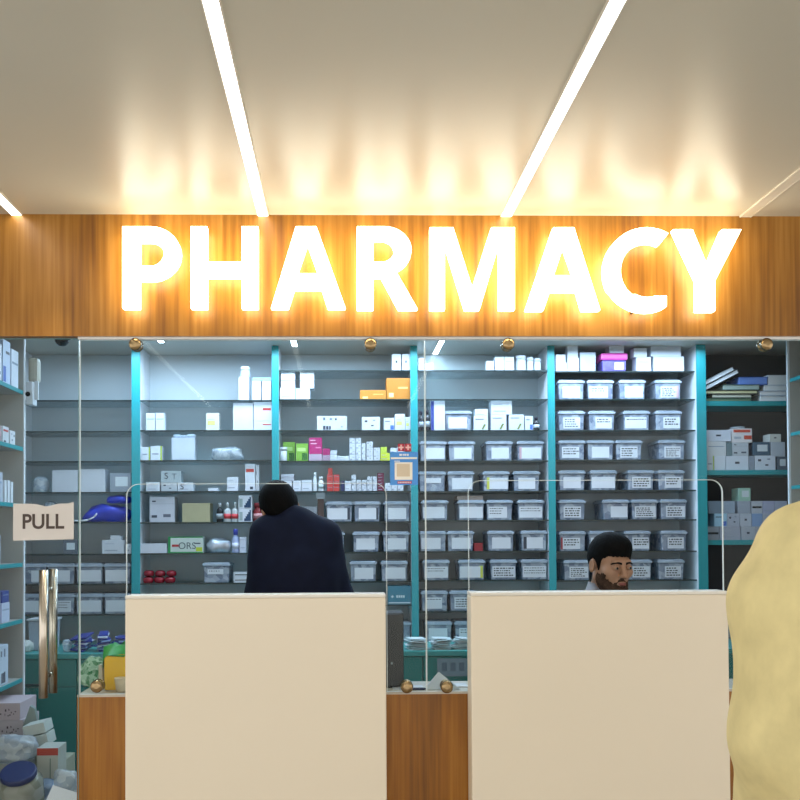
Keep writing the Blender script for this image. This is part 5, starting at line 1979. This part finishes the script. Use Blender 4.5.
# --- standing man seen from behind, dark navy jacket
Ym = 4.42
hc = at(280, 508, Ym)
HM = head_matrix(Vector((hc.x, Ym + .03, hc.z - .012)), 188, 20, 14, .98)
sc_ = scale_at(Ym)
px = lambda x, y, Y=Ym: Vector(at(x, y, Y)[:])
ch = px(297, 560)
J = dict(root=(ch.x, Ym, 0), chest=(ch.x - .005, Ym, px(300, 552).z), pelvis=(ch.x + .01, Ym - .03, .93),
         shL=px(268, 534)[:], shR=px(322, 538)[:], elL=(px(258, 600).x, Ym + .06, px(258, 600).z), elR=(px(340, 600).x, Ym + .05, px(340, 600).z),
         wrL=(px(268, 600).x, Ym + .28, 1.10), wrR=(px(322, 600).x, Ym + .28, 1.08),
         handL=(px(272, 600).x, Ym + .37, 1.09), handR=(px(318, 600).x, Ym + .37, 1.07),
         hipL=(ch.x - .09, Ym - .02, .90), hipR=(ch.x + .11, Ym - .02, .90), knL=(ch.x - .10, Ym + .02, .48), knR=(ch.x + .12, Ym + .02, .48),
         anL=(ch.x - .10, Ym - .02, .07), anR=(ch.x + .12, Ym - .02, .07), toeL=(ch.x - .12, Ym + .13, .04), toeR=(ch.x + .14, Ym + .13, .04),
         palmL=(0, .2, -1), palmR=(0, .2, -1), thumbL=(1, 0, 0), thumbR=(-1, 0, 0))


def jacket(g, V, put, HMx):
    c, p = V['chest'], V['pelvis']
    put(g, V['shL'], V['shR'], .078, .078, .05)
    f, lo_, hi_ = f_ell(tuple(c + Z3(-.06)), (.205, .135, .24))
    g.add(f, lo_, hi_, .06)
    put(g, c + Z3(-.10) + np.array((-.05, 0, 0), np.float32), p + np.array((-.06, .0, .06), np.float32), .135, .135, .06)
    put(g, c + Z3(-.10) + np.array((.05, 0, 0), np.float32), p + np.array((.06, .0, .06), np.float32), .135, .135, .06)
    nb = mapp(HMx, (0, .030, -.125))
    put(g, mid3(V['shL'], V['shR']) + Z3(.03), nb * .4 + (c + Z3(.17)) * .6, .085, .063, .05)
    for s in 'LR':
        put(g, V['sh' + s], V['el' + s], .072, .064, .045)
        e = V['el' + s] + (V['wr' + s] - V['el' + s]) * .92
        put(g, V['el' + s], e, .062, .046, .04)
    put(g, nb, c + Z3(.10), .070, .088, .05)
    wrinkle(g, .0035, 38, 30, 26, 1.0)
    hem = p[2] - .04
    g.F = np.maximum(g.F, (hem - np.asarray(g.zs))[None, None, :]).astype(np.float32)


def mid3(a, b):
    return (a + b) * .5


M_NAVY = mat('#10152b', .8, .15, 14.0, bump=.15, spec=.2)


def navy_extra(root, O, V, HMx):
    # stand-up collar round the neck
    nb = Vector(mapp(HMx, (0, .036, -.115)))
    nt = Vector(mapp(HMx, (0, .030, -.085)))
    bm = bmesh.new()
    add_tube(bm, nb - O, nt - O, .069, .066, 28, 0, False)
    add_tube(bm, nt - O, nb - O, .062, .065, 28, 0, False)
    obj('collar', bm, M_NAVY, root)


person('person in a dark navy jacket seen from behind, head bent, facing the shelves', J, HM, jacket, M_NAVY, mat('#15171c', .8),
       face=True, hair=dict(front=.052, thick=.012, top=.008, seed=3, back=-.062), extra=navy_extra)

# --- seated man with beard looking down to one side
Yb = 4.2
hc = at(610, 564.5, Yb)
HB = head_matrix(Vector((hc.x, Yb, hc.z)), 20, 8, 0, 1.0)
bx, zc = hc.x, hc.z
J = dict(root=(bx, Yb + .16, 0), chest=(bx - .005, Yb + .07, zc - .36), pelvis=(bx, Yb + .17, .66),
         shL=(bx + .17, Yb + .05, zc - .255), shR=(bx - .17, Yb + .05, zc - .255), elL=(bx + .22, Yb - .02, zc - .52), elR=(bx - .22, Yb - .02, zc - .52),
         wrL=(bx + .09, Yb - .12, zc - .50), wrR=(bx - .09, Yb - .12, zc - .50), handL=(bx + .03, Yb - .15, zc - .505), handR=(bx - .03, Yb - .15, zc - .505),
         hipL=(bx + .10, Yb + .14, .64), hipR=(bx - .10, Yb + .14, .64), knL=(bx + .17, Yb - .07, .42), knR=(bx - .17, Yb - .07, .42),
         anL=(bx + .17, Yb + .02, .075), anR=(bx - .17, Yb + .02, .075), toeL=(bx + .19, Yb - .11, .04), toeR=(bx - .19, Yb - .11, .04),
         palmL=(0, 0, -1), palmR=(0, 0, -1), thumbL=(0, -1, 0), thumbR=(0, -1, 0))
M_SHIRT = mat('#2a2730', .7, .1, 20.0)


def shirt(g, V, put, HMx):
    c, p = V['chest'], V['pelvis']
    put(g, V['shL'], V['shR'], .068, .068, .05)
    f, lo_, hi_ = f_ell(tuple(c + Z3(-.05)), (.19, .125, .22))
    g.add(f, lo_, hi_, .06)
    put(g, c + Z3(-.12), p + Z3(.05), .145, .15, .06)
    nb = mapp(HMx, (0, .030, -.13))
    put(g, mid3(V['shL'], V['shR']) + Z3(.02), nb * .6 + (c + Z3(.14)) * .4, .08, .062, .05)
    for s in 'LR':
        put(g, V['sh' + s], V['el' + s], .066, .056, .04)
        e = V['el' + s] + (V['wr' + s] - V['el' + s]) * .9
        put(g, V['el' + s], e, .055, .042, .04)
    put(g, nb, c + Z3(.10), .066, .085, .05)
    wrinkle(g, .002, 40, 30, 28, 2.0)


def collar_extra(root, O, V, HMx):
    bm = bmesh.new()
    n = 26
    ra, rb, rc = [], [], []
    for i in range(n + 1):
        an = R(-65 + (310) * i / n) + PI / 2 + R(-65)
        an = R(-60 + 300 * i / n)
        u = Vector((math.sin(an + PI) * -1, -math.cos(an + PI) * -1, 0))
        u = Vector((math.sin(an - R(90) - R(0)), -math.cos(an - R(90)), 0))
        ra.append(HMx @ (Vector((0, .034, -.084)) + u * .066) - O)
        rb.append(HMx @ (Vector((0, .036, -.118)) + u * .071) - O)
        rc.append(HMx @ (Vector((0, .036, -.150)) + u * .080) - O)
    A = [bm.verts.new(v) for v in ra]
    B_ = [bm.verts.new(v) for v in rb]
    C_ = [bm.verts.new(v) for v in rc]
    for i in range(n):
        bm.faces.new((A[i], A[i + 1], B_[i + 1], B_[i]))
        bm.faces.new((A[i + 1], A[i], C_[i], C_[i + 1]))
    o = obj('collar', bm, mat('#8d888c', .6), root, smooth=True)
    o['label'] = 'pale shirt collar'


person('person with dark hair and beard looking aside, seated behind the cream counter', J, HB, shirt, M_SHIRT, mat('#1d2028', .8),
       face=True, beard=True, hair=dict(front=.046, thick=.008, top=.006, fringe=.003, seed=2, tilt=.09), extra=collar_extra)
st = thing('stool', uniq('round stool under the bearded person behind the cream counter'), 'stool', (bx, Yb + .18, 0))
obj('seat', lathe([(.14, .46), (.155, .47), (.155, .485), (.14, .494)], 28), mat('#1e2226', .5), st)
for q in range(4):
    an = q * PI / 2 + .78
    bm = bmesh.new()
    add_tube(bm, (math.cos(an) * .16, math.sin(an) * .16, 0), (math.cos(an) * .10, math.sin(an) * .10, .46), .011)
    obj('leg', bm, M_STEEL, st)

# --- customer in yellow, seen from behind at the picture's edge
Yf = 1.72
e0 = at(738, 640, Yf)
sxp = e0.x + .065
ex = e0.x
sL = at(780, 602, Yf)
J = dict(root=(ex + .235, Yf - .04, 0), chest=(ex + .238, Yf - .04, 1.24), pelvis=(ex + .238, Yf - .05, .93),
         shL=(sL.x, Yf, sL.z), shR=(ex + .40, Yf - .12, sL.z + .02),
         elL=(at(779, 735, Yf).x, Yf + .0, at(779, 735, Yf).z), elR=(ex + .43, Yf - .10, 1.09),
         wrL=(sxp + .035, Yf + .13, .90), wrR=(ex + .44, Yf + .02, .88), handL=(sxp + .05, Yf + .18, .82), handR=(ex + .45, Yf + .07, .80),
         hipL=(ex + .155, Yf - .02, .90), hipR=(ex + .32, Yf - .08, .90), knL=(ex + .16, Yf + .01, .49), knR=(ex + .34, Yf - .06, .49),
         anL=(ex + .15, Yf - .02, .075), anR=(ex + .34, Yf - .10, .075), toeL=(ex + .19, Yf + .13, .04), toeR=(ex + .41, Yf + .03, .04),
         palmL=(1, 0, 0), palmR=(-1, .3, 0), thumbL=(.3, 1, 0), thumbR=(.3, 1, 0), garment='tunic')
HF = head_matrix(Vector((ex + .25, Yf - .01, 1.665)), 155, 6)


def tunic(g, V, put, HMx):
    c, p = V['chest'], V['pelvis']
    put(g, V['shL'], V['shR'], .070, .070, .06)
    f, lo_, hi_ = f_ell(tuple(c + Z3(-.04)), (.19, .15, .27))
    g.add(f, lo_, hi_, .07)
    nb = mapp(HMx, (0, .030, -.13))
    for s in 'LR':
        put(g, V['sh' + s] + Z3(.0), nb + Z3(-.02), .067, .060, .05)
    q_ = np.array(at(803, 548, Yf)[:], np.float32)
    put(g, q_, q_ + np.array((.12, 0, .02), np.float32), .080, .08, .04)
    put(g, c + Z3(-.1), p + Z3(-.3), .16, .19, .08)
    for s in 'LR':
        put(g, V['sh' + s], V['el' + s], .074, .077, .05)
        e = V['el' + s] + (V['wr' + s] - V['el' + s]) * .93
        put(g, V['el' + s], e, .072, .060, .05)
    put(g, nb, c + Z3(.10), .075, .10, .05)
    wrinkle(g, .0009, 30, 24, 11, 4.0)
    g.F = np.maximum(g.F, (p[2] - .42 - np.asarray(g.zs))[None, None, :]).astype(np.float32)


M_YELLOW = mat('#dccf9a', .85, .10, 22.0, bump=.3, stretch=(1, 1, .6))
person('person in a loose yellow tunic seen from behind at the edge of view', J, HF, tunic, M_YELLOW, mat('#b9a877', .85),
       face=True, hair=dict(front=.052, slope=.62, thick=.014, top=.010, seed=5))
